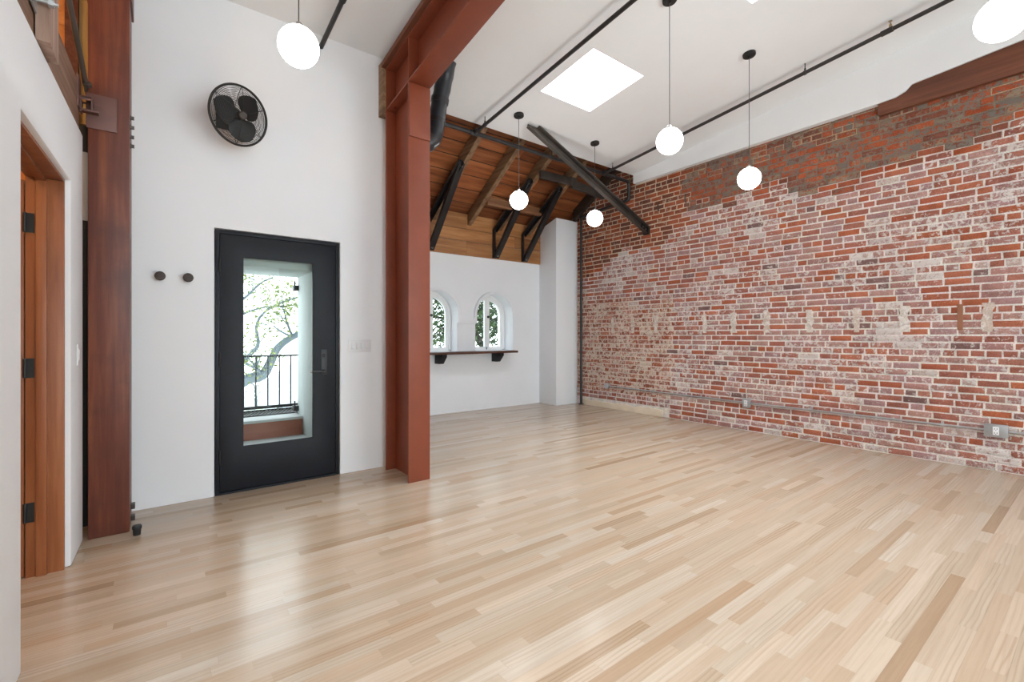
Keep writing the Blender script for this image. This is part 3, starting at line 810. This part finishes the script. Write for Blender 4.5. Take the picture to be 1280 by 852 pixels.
# wall fan
fc = Vector((.464, 3.965, 2.885)); fn = Vector((.40,-1,-.235)).normalized()
fu = fn.cross(Vector((0,0,1))).normalized(); fv = fn.cross(fu).normalized()*-1; FR = .208
r = empty('wall_fan', (.40, YD, 2.93)); tag(r, 'black caged wall fan mounted high above the black door', 'fan')
def fp(rad, ang, d): return fc + (fu*math.cos(ang)+fv*math.sin(ang))*rad + fn*d
f = MB(); 
f.tube([fp(FR,2*math.pi*k/64,0) for k in range(64)], .0085, 10, closed=True)
f.build('rim', M['blackmatte'], r)
for nm, dd in (('front_grille', .055), ('back_grille', -.075)):
    f = MB()
    for q in range(17):
        rad = .045+(FR-.05)*q/17; d = dd*(1-(rad/FR)**2)
        f.tube([fp(rad,2*math.pi*k/48,d) for k in range(48)], .0013, 5, closed=True)
    for k in range(6):
        a = 2*math.pi*k/6+.5
        f.tube([fp(.03+(FR-.03)*i/6, a, dd*(1-((.03+(FR-.03)*i/6)/FR)**2)) for i in range(7)], .0022, 6)
    f.build(nm, M['blackmatte'], r)
f = MB(); f.lathe([(0,.064),(.024,.062),(.030,.056),(.030,.046),(0,.046)], fc, fn, 24); f.build('badge_cap', M['ruststeel'], r)
f = MB(); f.lathe([(0,.02),(.028,.02),(.032,.01),(.032,-.03),(0,-.03)], fc, fn, 20); f.build('hub', M['blackmatte'], r)
f = MB(); f.lathe([(0,-.04),(.050,-.045),(.060,-.06),(.060,-.15),(.045,-.175),(0,-.18)], fc, fn, 24); f.build('motor', M['blackmatte'], r, )
for k in range(3):
    f = MB(); a0 = R(248)+2*math.pi*k/3; rows = []
    for i in range(9):
        rad = .028+.155*i/8; wd = .022+.072*math.sin(math.pi*(i/8)**.75)**.7 if 0 < i < 8 else (.022 if i == 0 else .02)
        ring = []
        for j_ in range(7):
            u = (j_/6-.5)*2; ring.append((rad, wd*u, -.012*u*1.3))
        rows.append(ring)
    e_r = fu*math.cos(a0)+fv*math.sin(a0); e_t = -fu*math.sin(a0)+fv*math.cos(a0)
    top = [[f.add([fc+e_r*p[0]+e_t*p[1]+fn*(p[2]+.003)]) for p in rg] for rg in rows]
    bot = [[f.add([fc+e_r*p[0]+e_t*p[1]+fn*(p[2]-.001)]) for p in rg] for rg in rows]
    for i in range(8):
        for j_ in range(6):
            f.face((top[i][j_],top[i][j_+1],top[i+1][j_+1],top[i+1][j_])); f.face((bot[i][j_],bot[i+1][j_],bot[i+1][j_+1],bot[i][j_+1]))
        f.face((top[i][0],top[i+1][0],bot[i+1][0],bot[i][0])); f.face((top[i][6],bot[i][6],bot[i+1][6],top[i+1][6]))
    f.face([top[8][q] for q in range(7)]+[bot[8][q] for q in range(6,-1,-1)])
    f.build('blade', M['blackmatte'], r)
f = MB(); bk = fc - fn*.12
f.box(.34,.45,YD-.012,YD,2.86,3.06)
f.tube([(.395,YD-.01,2.98),(.395,YD-.06,2.98),(.40,YD-.09,2.955), tuple(bk)], [.02,.02,.018,.018], 12)
f.build('mount', M['blackmatte'], r, bevel=.002)
f = MB(); f.tube([tuple(bk+Vector((0,0,.05))),(.42,4.08,3.05),(.405,4.17,3.04),(.40,YD-.012,3.0)], .006, 8); f.build('power_cord', M['cord'], r)

# ------------------------------------------------------------------ shelf under the windows
r = empty('window_shelf', (3.75, YF, .97)); tag(r, 'dark brown wall shelf below the two arched windows', 'shelf')
f = MB(); f.box(2.60,4.87,6.225,YF,.955,.990); f.build('board', M['shelf'], r, bevel=.003)
for x_ in (2.62, 3.433, 4.52):
    f = MB(); f.prism([(YF,.955),(6.265,.955),(6.265,.915),(6.285,.895),(6.36,.815),(6.375,.805),(YF,.805)],'x',x_,x_+.078); f.build('bracket', M['black'], r, bevel=.003)

# ------------------------------------------------------------------ brick wall fittings
f = MB(); f.prism([(1.545,3.585),(1.545,3.96),(YB,4.10),(YB,3.60)],'x',XR-.075,XR-.011)
tag(f.build('timber_lintel', M['lintel'], bevel=.006), 'brown red timber beam set into the top of the brick wall', 'beam')
M['putty'] = plain('grey_patch_mortar', lin(160,145,132), .9, 0, .2, .1, .3, 30)

XC = XR-.036
r = empty('electrical_conduit', (XC, 2.6, .37)); tag(r, 'thin grey metal conduit running low along the brick wall', 'conduit')
f = MB(); f.tube([(XC,5.30,.383),(XC,2.99,.368)], .0105, 10); f.build('pipe', M['galv'], r)
f = MB(); f.tube([(XC,2.91,.366),(XC,.755,.374)], .0105, 10); f.build('pipe', M['galv'], r)
f = MB(); f.tube([(XC,.60,.374),(XC,-3.3,.374)], .0105, 10); f.build('pipe', M['galv'], r)
for y_ in (4.4, 3.6, 2.2, 1.05):
    f = MB(); f.tube([(XC,y_-.012,.3715),(XC,y_+.012,.3715)], .0135, 10); f.box(XC+.006,XC+.024,y_-.010,y_+.010,.378,.404); f.build('strap', M['galv'], r)
f = MB(); f.tube([(XR-.06,5.335,.383),(XR-.006,5.335,.383)], .05, 20); f.lathe([(.042,0),(.042,.006),(0,.006)],(XR-.06,5.335,.383),(-1,0,0),20)
tag(f.build('junction_box', M['galv'], None, bevel=.003), 'round grey junction box at the far end of the conduit', 'junction box')
def outlet_box(yc, zc_, w, h, nm, lb, d=.055):
    r = empty('outlet_box', (XR-.03, yc, zc_)); tag(r, lb, 'outlet', 'outlet boxes on the brick wall')
    f = MB(); f.box(XR-.011-d, XR-.008, yc-w/2, yc+w/2, zc_-h/2, zc_+h/2); f.build('box', M['paintedbox'], r, bevel=.006)
    f = MB(); xx = XR-.011-d; f.box(xx-.004,xx,yc-w/2-.002,yc+w/2+.002,zc_-h/2-.002,zc_+h/2+.002); f.build('cover', M['galv'], r, bevel=.0015)
    o = MB(); o.box(xx-.008,xx-.004,yc-.020,yc+.020,zc_-.037,zc_+.037); s_ = o.build('socket', M['outlet'], r, bevel=.002)
    o = MB()
    for dz in (-.019,.019):
        o.box(xx-.0085,xx-.008,yc-.010,yc-.006,zc_+dz-.006,zc_+dz+.007); o.box(xx-.0085,xx-.008,yc+.006,yc+.010,zc_+dz-.006,zc_+dz+.005)
        o.disc((xx-.008,yc,zc_+dz-.011),(-1,0,0),.003,.0005,8)
    o.build('slots', M['slot'], s_)
outlet_box(2.95,.364,.085,.115,'outlet_box','small grey outlet box halfway along the conduit on the brick wall')
outlet_box(.680,.376,.150,.112,'outlet_box','large grey outlet box at the right end of the brick wall')
# small rusty hooks left in the brick
for y_, z_, lb in ((3.835,3.255,'short rusty iron hook left in the brick below the ceiling strip'),(4.299,3.235,'small dark iron hook in the brick near the steel brace')):
    f = MB(); f.tube([(XR-.015,y_,z_+.06),(XR-.05,y_,z_+.055),(XR-.055,y_,z_),(XR-.045,y_,z_-.05),(XR-.025,y_,z_-.06)], .010, 8)
    tag(f.build('iron_hook', M['ruststeel']), lb, 'hook')
# iron strip set in a filled pocket
f = MB(); f.box(XR-.0225,XR-.010,.905,.945,1.30,1.55); 
tag(f.build('iron_plate', plain('rust_brown_plate', lin(140,96,74), .8, 0, .2, .2, .3, 25), bevel=.002), 'narrow rust brown strip set upright in the brick wall', 'plate')

# black riser pipe in the corner
r = empty('corner_pipe', (6.095,5.93,0)); tag(r, 'thin black upright pipe in the corner beside the brick wall', 'pipe')
f = MB(); f.tube([(6.09,5.925,0),(6.09,5.925,3.40)], .023, 14); f.build('pipe', M['pipe'], r)
f = MB(); f.lathe([(.024,0),(.048,0),(.048,.012),(.03,.016)],(6.09,5.925,0)); f.build('floor_flange', M['pipe'], r)

# ------------------------------------------------------------------ sprinkler pipes under the ceiling
def zp(y): return zc(y)-.10
def branch(x_, y0, y1, lb, hang, heads=(), coup=()):
    r = empty('sprinkler_pipe', (x_, (y0+y1)/2, zp((y0+y1)/2))); tag(r, lb, 'pipe', 'sprinkler pipes under the ceiling')
    f = MB(); f.tube([(x_,y0,zp(y0)),(x_,y1,zp(y1))], .0195, 14); f.build('pipe', M['pipe'], r)
    for y_ in hang:
        z_ = zp(y_); f = MB(); f.tube([(x_,y_,z_+.015),(x_,y_,z_+.098)], .005, 8); f.tube([(x_,y_,z_+.015),(x_,y_,z_+.045)], .009, 8)
        f.tube([(x_,y_-.012,zp(y_-.012)),(x_,y_+.012,zp(y_+.012))], .0235, 14); f.build('hanger', M['pipe'], r)
    for y_ in coup:
        f = MB(); f.tube([(x_,y_-.045,zp(y_-.045)),(x_,y_+.045,zp(y_+.045))], .026, 14); f.build('coupling', M['pipe'], r)
    for y_ in heads:
        z_ = zp(y_); f = MB(); f.tube([(x_,y_,z_+.01),(x_,y_,z_+.05)], .012, 10); f.disc((x_,y_,z_+.078),(0,0,1),.016,.003,12)
        f.tube([(x_-.009,y_,z_+.045),(x_-.012,y_,z_+.06),(x_-.004,y_,z_+.08)],.003,6); f.tube([(x_+.009,y_,z_+.045),(x_+.012,y_,z_+.06),(x_+.004,y_,z_+.08)],.003,6)
        tag(f.build('sprinkler_head', plain('brass', (.45,.33,.20), .35, .8), r), 'brass sprinkler head')
branch(3.06, 4.76, YB+.02, 'long black sprinkler pipe crossing the ceiling left of the skylight', (4.55, 1.2), (), (2.0,))
branch(5.40, 4.76, YB+.02, 'long black sprinkler pipe under the ceiling nearest the brick wall', (4.60,2.00), (1.285,), (1.31,))
branch(1.12, 4.24, YB+.02, 'black sprinkler pipe left of the rust red beam', (3.35,1.2), (), (3.6,))
r = empty('sprinkler_main', (4.2, 4.79, 3.73)); tag(r, 'black main pipe along the ceiling edge that drops beside the brick wall', 'pipe')
zm = 3.735; ym = 4.795
f = MB(); 
cpts = [(2.10,ym,zm),(5.96,ym,zm),(6.015,ym+.005,zm-.01),(6.035,ym+.01,zm-.05),(6.035,ym+.01,3.50),(6.037,ym+.02,3.455),(6.04,ym+.06,3.44),(6.06,5.75,3.40),(6.085,5.92,3.39)]
f.tube(cpts, .027, 14); f.build('pipe', M['pipe'], r)
for x_ in (3.06, 5.40):
    f = MB(); f.tube([(x_-.055,ym,zm),(x_+.055,ym,zm)], .034, 14); f.tube([(x_,ym,zm),(x_,ym-.07,zm+.012)], .028, 14); f.build('tee', M['pipe'], r)
for x_ in (2.66, 4.35):
    f = MB(); f.tube([(x_,ym-.0,zm+.02),(x_,ym,zm+.20)], .006, 8); f.tube([(x_-.015,ym,zm),(x_+.015,ym,zm)], .032, 14); f.build('hanger', M['pipe'], r)

# black corrugated duct behind the beam
r = empty('vent_duct', (2.2, 4.1, 3.5)); tag(r, 'fat glossy black duct bending down behind the rust red column', 'duct')
f = MB(); P_ = [(2.238,3.975,3.93),(2.225,4.03,3.76),(2.205,4.07,3.60),(2.19,4.10,3.45),(2.180,4.115,3.30),(2.155,4.125,3.205),(2.10,4.135,3.145),(2.03,4.165,3.12),(1.985,4.215,3.115),(1.975,4.26,3.115)]
pp = []; rr = []
for a, b_ in zip(P_, P_[1:]):
    for q in range(4):
        t_ = q/4; pp.append(Vector(a).lerp(Vector(b_), t_)); rr.append(.082+.003*math.sin(len(pp)*2.1))
pp.append(Vector(P_[-1])); rr.append(.082)
f.tube(pp, rr, 20); f.build('duct_pipe', M['duct'], r)
f = MB(); f.tube([(2.205,4.07,3.60),(2.200,4.08,3.55)], .0885, 20); f.build('clamp', M['pipe'], r)
f = MB(); f.tube([(2.187,4.107,3.40),(2.184,4.111,3.36)], .0885, 20); f.build('clamp', M['pipe'], r)

# ------------------------------------------------------------------ alcove roof timbers and steel
RW = .075
names = ['leftmost rafter under the alcove roof, half behind the steel column', 'brown rafter second from the steel column, ending on the orange boards', 'brown rafter in the middle of the alcove roof above the round lamp', 'brown rafter left of the white corner pier', 'darkest rafter, right against the brick wall']
for k, xr in enumerate((3.40, 4.05, 4.66, 5.31, 6.045)):
    f = MB(); y0, y1 = 4.62, 6.48 if k < 4 else 6.05
    w = RW
    f.hexa([(xr-w/2,y0,zraft(y0)),(xr+w/2,y0,zraft(y0)),(xr+w/2,y1,zraft(y1)),(xr-w/2,y1,zraft(y1)),(xr-w/2,y0,zdeck(y0)-.001),(xr+w/2,y0,zdeck(y0)-.001),(xr+w/2,y1,zdeck(y1)-.001),(xr-w/2,y1,zdeck(y1)-.001)])
    tag(f.build('roof_rafter', M['rafter'] if k < 4 else M['darkwood'], bevel=.004), names[k], 'rafter', 'rafters under the alcove roof')
f = MB(); f.obox((4.09,6.03,3.345+.02),(5.27,6.03,3.345+.02),.07,.13)
tag(f.build('timber_blocking', M['block'], bevel=.01), 'brown timber laid level across the rafters behind the round lamp', 'timber')
f = MB(); f.obox((4.62,5.36,3.72),(5.35,5.36,3.735),.045,.115); f.obox((5.30,5.36,3.70),(6.10,5.40,3.665),.05,.13)
f.obox((5.25,5.335,3.73),(5.38,5.335,3.73),.02,.14)
tag(f.build('steel_channel', M['ruststeel'], bevel=.002), 'dark steel channel bolted level under the rafters beside the brick wall', 'channel')

def knee(x_, lb):
    r = empty('steel_knee_brace', (x_, 6.46, 2.6)); tag(r, lb, 'brace', 'steel knee braces under the alcove roof')
    YW = 6.485
    f = MB(); f.box(x_-.032,x_+.032,YW-.010,YW,2.57,3.06); f.box(x_-.032,x_-.024,YW-.055,YW-.01,2.57,3.06); f.build('wall_plate', M['blacksteel'], r, bevel=.0015)
    f = MB(); dz = -.012; a = Vector((x_,6.47,zraft(6.47)+dz)); b_ = Vector((x_,5.50,zraft(5.50)+dz))
    f.obox(a, b_, .064, .010); f.obox(a, b_, .008, .055, off=(-.028,-.03)); f.build('rafter_bar', M['blacksteel'], r, bevel=.0015)
    f = MB(); a = Vector((x_+.036,6.455,2.575)); b_ = Vector((x_+.036,5.53,zraft(5.53)-.02))
    f.obox(a, b_, .095, .010); f.obox(a, b_, .010, .05, off=(-.043,.025)); f.obox(a, b_, .010, .05, off=(.043,.025)); f.build('strut', M['blacksteel'], r, bevel=.0015)
    for (q, t_) in ((a,.035),(b_,-.035)):
        d = (b_-a).normalized(); p = q+d*t_*1.2; f = MB(); f.lathe([(0,0),(.017,0),(.017,.014),(0,.014)], p+Vector((.005,0,0)), (1,0,0), 6)
        f.lathe([(0,0),(.014,0),(.014,.01),(0,.01)], p-Vector((.005,0,0)), (-1,0,0), 6); tag(f.build('bolt', M['boltsteel'], r), 'bright bolt')
knee(3.30, 'black steel knee brace nearest the rust red column')
knee(4.545, 'black steel knee brace in the middle, beside the round lamp')
knee(5.175, 'black steel knee brace next to the white corner pier')

# long diagonal brace from ceiling to brick wall
r = empty('diagonal_brace', (4.9, 4.5, 3.4)); tag(r, 'long dark steel brace slanting down from ceiling to the brick wall', 'brace')
a = Vector((3.62,4.43,3.868)); b_ = Vector((6.085,4.52,2.905)); d = (b_-a).normalized()
f = MB(); f.obox(a, b_, .012, .115, up=(0,0,1)); f.obox(a-d*.06, b_, .065, .012, off=(.032,.052)); f.obox(a, b_, .050, .010, off=(.026,-.053)); f.build('channel', M['ruststeel'], r, bevel=.0015)
f = MB(); f.obox(b_-d*.14, b_+d*.02, .014, .12, off=(.016,0)); f.box(6.085,XR-.012,4.47,4.57,2.84,2.97); f.build('end_plate', M['blacksteel'], r, bevel=.002)
for t_ in (.03,.105):
    f = MB(); p = b_-d*t_; f.lathe([(0,0),(.019,0),(.019,.014),(0,.014)], p-Vector((0,.006,0)) , (0,-1,0), 6)
    f.disc(p-Vector((0,.02,0)), (0,-1,0), .009, .012, 10); f.build('bolt', M['boltsteel'], r)


# ------------------------------------------------------------------ pendant lamps
GR = .108
def make_pendant(x_, y_, zg, lb):
    zt = zc(y_)
    r = empty('pendant_lamp', (x_, y_, zt)); tag(r, lb, 'lamp', 'globe pendant lamps')
    sl = Vector((0,.105,1)).normalized()
    f = MB(); f.lathe([(0,.006),(.060,.006),(.060,-.022),(.056,-.027),(.012,-.027),(.012,-.04),(0,-.04)], (x_,y_,zt), sl, 28); f.build('canopy', M['blackmatte'], r)
    f = MB(); f.tube([(x_,y_,zt-.03),(x_,y_,zg+GR+.01)], .0032, 8); f.build('cord', M['cord'], r)
    f = MB(); f.lathe([(.006,.03),(.014,.026),(.024,.012),(.026,-.004),(.0,-.004)], (x_,y_,zg+GR), (0,0,1), 20); tag(f.build('cap', M['boltsteel'], r), 'small metal cap')
    f = MB(); f.sphere((0,0,0), GR, 40, 24)
    g = f.build('globe_shade', M['globe'], r, origin=(x_,y_,zg)) if False else None
    f = MB(); f.sphere((x_,y_,zg), GR, 40, 24); f.build('globe_shade', M['globe'], r)
    return r
for x_, y_, zg, lb in ((3.385,4.315,2.855,'white globe pendant hanging before the orange roof boards'),
                       (4.70,4.315,2.840,'smallest looking white globe pendant, beside the corner pipe and brick wall'),
                       (3.41,2.29,2.885,'white globe pendant hanging beside the skylight'),
                       (4.72,2.255,2.83,'white globe pendant hanging before the upper brick wall'),
                       (.617,2.79,2.872,'white globe pendant left of the rust red beam, above the fan'),
                       (3.40,.355,2.86,'white globe pendant at the top right, cut by the picture edge')):
    make_pendant(x_, y_, zg, lb)

# ------------------------------------------------------------------ outside
r = empty('balcony_railing', (.9, 5.3, .44)); tag(r, 'thin black balcony railing outside the black door', 'railing')
f = MB(); f.box(-.2,2.2,5.290,5.310,1.030,1.048); f.build('top_rail', M['blackmatte'], r)
f = MB(); f.box(-.2,2.2,5.29,5.31,.50,.53); f.build('bottom_rail', M['blackmatte'], r)
xb = -.10
while xb < 2.2:
    f = MB(); f.box(xb-.006,xb+.006,5.294,5.306,.53,1.03); f.build('bar', M['blackmatte'], r); xb += .1085
r = empty('balcony_grating', (.9, 5.1, .44)); tag(r, 'black metal grating of the balcony floor outside the door', 'grating')
f = MB(); f.box(-.2,2.2,4.955,4.965,.46,.49); f.box(-.2,2.2,5.275,5.285,.46,.495)
q = -.2
while q < 2.2:
    f.obox((q,4.965,.478),(q+.12,5.275,.478),.012,.02); q += .035
f.build('grate', M['blackmatte'], r)

mb = MB(); mb.box(-12,20,5.6,40,-3.7,-3.6)
struct(mb.build('ground', M['ground']), 'pale pavement below')
def house(x0,x1,y0,y1,zb,ze,zr,lb):
    r = empty('house', ((x0+x1)/2,(y0+y1)/2,zb)); tag(r, lb, 'house')
    f = MB(); f.box(x0,x1,y0,y1,zb,ze)
    xm = (x0+x1)/2
    f.prism([(x0,ze),(x1,ze),(xm,zr-.1)],'y',y0,y1)
    z_ = zb+.2
    while z_ < ze: f.box(x0-.015,x1+.015,y0-.015,y0+.01,z_,z_+.025); z_ += .22
    f.build('wall', M['house'], r)
    f = MB(); 
    for s in (-1,1):
        xe = x0-.3 if s < 0 else x1+.3
        f.hexa([(xm,y0-.3,zr),(xe,y0-.3,ze-.12),(xe,y1+.3,ze-.12),(xm,y1+.3,zr),(xm,y0-.3,zr+.12),(xe,y0-.3,ze),(xe,y1+.3,ze),(xm,y1+.3,zr+.12)])
    f.build('roof', M['houseroof'], r)
house(2.35,9.0,13.0,18.0,-3.6,-.9,1.3,'pale neighbouring house with a grey roof seen low through the black door')

def tree(name, lb, base, paths, leafmat, barkmat, nleaf, lsize, twigs, rnd, spread, clip=None):
    r = empty(name, base); tag(r, lb, 'tree')
    b = MB(); tips = []
    def limb(p, d, L, rad, depth):
        pts = [Vector(p)]; d = Vector(d).normalized(); rs = [rad]
        n = 5
        for i in range(n):
            d = (d+Vector((rnd.uniform(-1,1),rnd.uniform(-1,1),rnd.uniform(-.7,.9)))*.28).normalized()
            pts.append(pts[-1]+d*L/n); rs.append(rad*(1-.6*(i+1)/n))
        b.tube(pts, rs, 6)
        tips.extend(pts[2:])
        if depth > 0:
            for q in range(rnd.randint(2,3)):
                i = rnd.randint(1,n); dd = (d+Vector((rnd.uniform(-1,1),rnd.uniform(-1,1),rnd.uniform(-.6,1)))*.9)
                limb(pts[i], dd, L*rnd.uniform(.5,.75), rs[i]*.7, depth-1)
    for pts, r0, r1 in paths:
        pv = [Vector(p) for p in pts]; n = len(pv)
        sm = []
        for i in range(n-1):
            p0, p1, p2, p3 = pv[max(0,i-1)], pv[i], pv[i+1], pv[min(n-1,i+2)]
            for k in range(5):
                t_ = k/5; sm.append(.5*((2*p1)+(p2-p0)*t_+(2*p0-5*p1+4*p2-p3)*t_*t_+(3*p1-p0-3*p2+p3)*t_**3))
        sm.append(pv[-1]); N_ = len(sm)
        b.tube(sm, [r0+(r1-r0)*i/(N_-1) for i in range(N_)], 9)
        for q in range(twigs):
            i = rnd.randint(N_//3, N_-1); d = Vector((rnd.uniform(-1,1),rnd.uniform(-.8,.8),rnd.uniform(-.3,1)))
            limb(sm[i], d, spread*rnd.uniform(.6,1.2), r1*.75, 1)
    b.build('trunk', barkmat, r)
    lf = MB()
    for q in range(nleaf):
        c = rnd.choice(tips)+Vector((rnd.gauss(0,1),rnd.gauss(0,1),rnd.gauss(0,1)))*lsize*2.2
        a = Vector((rnd.uniform(-1,1),rnd.uniform(-1,1),rnd.uniform(-1,1))).normalized(); s_ = a.orthogonal().normalized(); L = lsize*rnd.uniform(.6,1.3)
        up = a.cross(s_)*L*.15
        lf.cur = {'tone': (rnd.random(), 0, 0, 1)}
        n0 = lf.add([c-a*L/2, c+s_*L*.28+up, c+a*L/2, c-s_*L*.28+up]); lf.face((n0,n0+1,n0+2)); lf.face((n0,n0+2,n0+3))
    lf.build('foliage', leafmat, r, attrs=('tone',), smooth=10)
rt = random.Random(21)
tree('street_tree', 'pale barked tree with thin leaves outside the black door', (.2,7.5,-3.6),
     [([(.2,7.5,-3.6),(.35,7.5,-1.2),(.55,7.5,.25),(.93,7.5,.60),(1.17,7.5,.67),(1.28,7.5,.864),(1.39,7.5,1.085),(1.643,7.5,1.262),(2.1,7.6,1.42),(2.6,7.7,1.8)], .105, .028),
      ([(.55,7.5,.25),(.80,7.45,.72),(1.0,7.4,.98),(1.10,7.4,1.12),(1.08,7.4,1.38),(1.18,7.4,1.58),(1.45,7.4,1.75),(1.75,7.4,1.86)], .036, .009),
      ([(.6,7.6,1.35),(.93,7.6,1.55),(1.20,7.6,1.66),(1.55,7.6,1.70),(1.9,7.6,1.76)], .018, .008),
      ([(.7,7.6,1.60),(.95,7.6,1.78),(1.15,7.6,2.0),(1.3,7.6,2.1)], .022, .010),
      ([(.1,7.6,.2),(.5,7.6,1.1),(.72,7.6,1.62)], .04, .018)],
     M['leaf_pale'], M['bark_pale'], 1700, .060, 6, rt, .42)
rt = random.Random(5)
for k, (bx, by, lb) in enumerate(((5.0,9.2,'dark leafy tree outside the left arched window'),(6.6,9.4,'dark leafy tree outside the right arched window'))):
    tree('garden_tree', lb, (bx,by,-3.6),
     [([(bx,by,-3.6),(bx+.1,by,-1),(bx,by,.4),(bx-.5,by,1.2),(bx-.9,by-.1,1.9),(bx-1.0,by,2.6)], .12, .04),
      ([(bx,by,.4),(bx+.4,by,1.0),(bx+.6,by,1.6),(bx+.9,by,2.4)], .07, .03),
      ([(bx-.9,by,1.55),(bx-.3,by,1.66),(bx+.5,by,1.62),(bx+1.0,by,1.8)], .035, .02)],
     M['leaf_dark'], M['bark_dark'], 3300, .12, 10, rt, .75)
rt = random.Random(9)
tree('hedge_bush', 'pale green bushes low behind the balcony railing', (1.0,10.5,-3.6),
     [([(.9,10.5,-3.6),(.9,10.5,-1.5),(1.0,10.5,-.3),(1.1,10.5,.6)], .06, .02), ([(1.6,10.8,-3.6),(1.6,10.8,-1.2),(1.55,10.8,.2)], .06, .02)],
     M['leaf_far'], M['bark_pale'], 1400, .09, 10, rt, .6)

# ------------------------------------------------------------------ light
w = bpy.data.worlds.new('sky'); sc.world = w; w.use_nodes = True
wt = w.node_tree; bg = wt.nodes['Background']
tc = N(wt, 'ShaderNodeTexCoord'); sx = N(wt, 'ShaderNodeSeparateXYZ'); wt.links.new(tc.outputs['Generated'], sx.inputs[0])
wt.links.new(ramp(wt, math_(wt, 'MULTIPLY_ADD', sx.outputs[2], .5, .5), [(.45, (.90,.93,.95)), (.55, (.90,.95,1.0)), (1, (.80,.90,1.0))]), bg.inputs['Color'])
bg.inputs['Strength'].default_value = 6.5

def area(name, loc, rot, sx_, sy_, power, color=(1,1,1)):
    l = bpy.data.lights.new(name, 'AREA'); l.shape = 'RECTANGLE'; l.size = sx_; l.size_y = sy_; l.energy = power; l.color = color
    o = bpy.data.objects.new(name, l); col.objects.link(o); o.location = loc; o.rotation_euler = rot
    return o
for k, (xa, xb, ya, yb) in enumerate(SKY):
    area('skylight_daylight', ((xa+xb)/2,(ya+yb)/2,zc((ya+yb)/2)+.73), (R(6),0,0), .74, .74, 185 if k < 2 else 360, (.90,.955,1))  # the stronger lamp belongs to the added skylight
for a, b_ in ADDED_WIN:
    area('window_daylight', ((a+b_)/2, YB-.22, (WZ0+WZ1)/2), (R(90),0,0), b_-a, WZ1-WZ0, 150, (.82,.915,1))  # added light through the rear windows, lifts the whole room
l = bpy.data.lights.new('side_room_lamp', 'POINT'); l.energy = 60; l.color = (1,.70,.36); l.shadow_soft_size = .12
o = bpy.data.objects.new('side_room_lamp', l); col.objects.link(o); o.location = (-1.7, 2.6, 2.9)

# ------------------------------------------------------------------ camera
cam = bpy.data.cameras.new('camera'); co = bpy.data.objects.new('camera', cam); col.objects.link(co)
cam.sensor_width = 36; cam.sensor_fit = 'HORIZONTAL'; cam.lens = 577/1280*36
cam.shift_y = (419-426)/1280
cam.clip_start = .02; cam.clip_end = 200
co.location = (0,0,1.25); co.rotation_euler = (R(90),0,-math.atan(.761))
sc.camera = co
sc.view_settings.view_transform = 'Standard'; sc.view_settings.look = 'None'; sc.view_settings.gamma = 1; sc.view_settings.use_curve_mapping = False
sc.view_settings.exposure = -0.50
sc.cycles.use_denoising = True
sc.cycles.max_bounces = 10; sc.cycles.diffuse_bounces = 6; sc.cycles.transparent_max_bounces = 12
sc.cycles.sample_clamp_indirect = 6; sc.cycles.caustics_reflective = False; sc.cycles.caustics_refractive = False
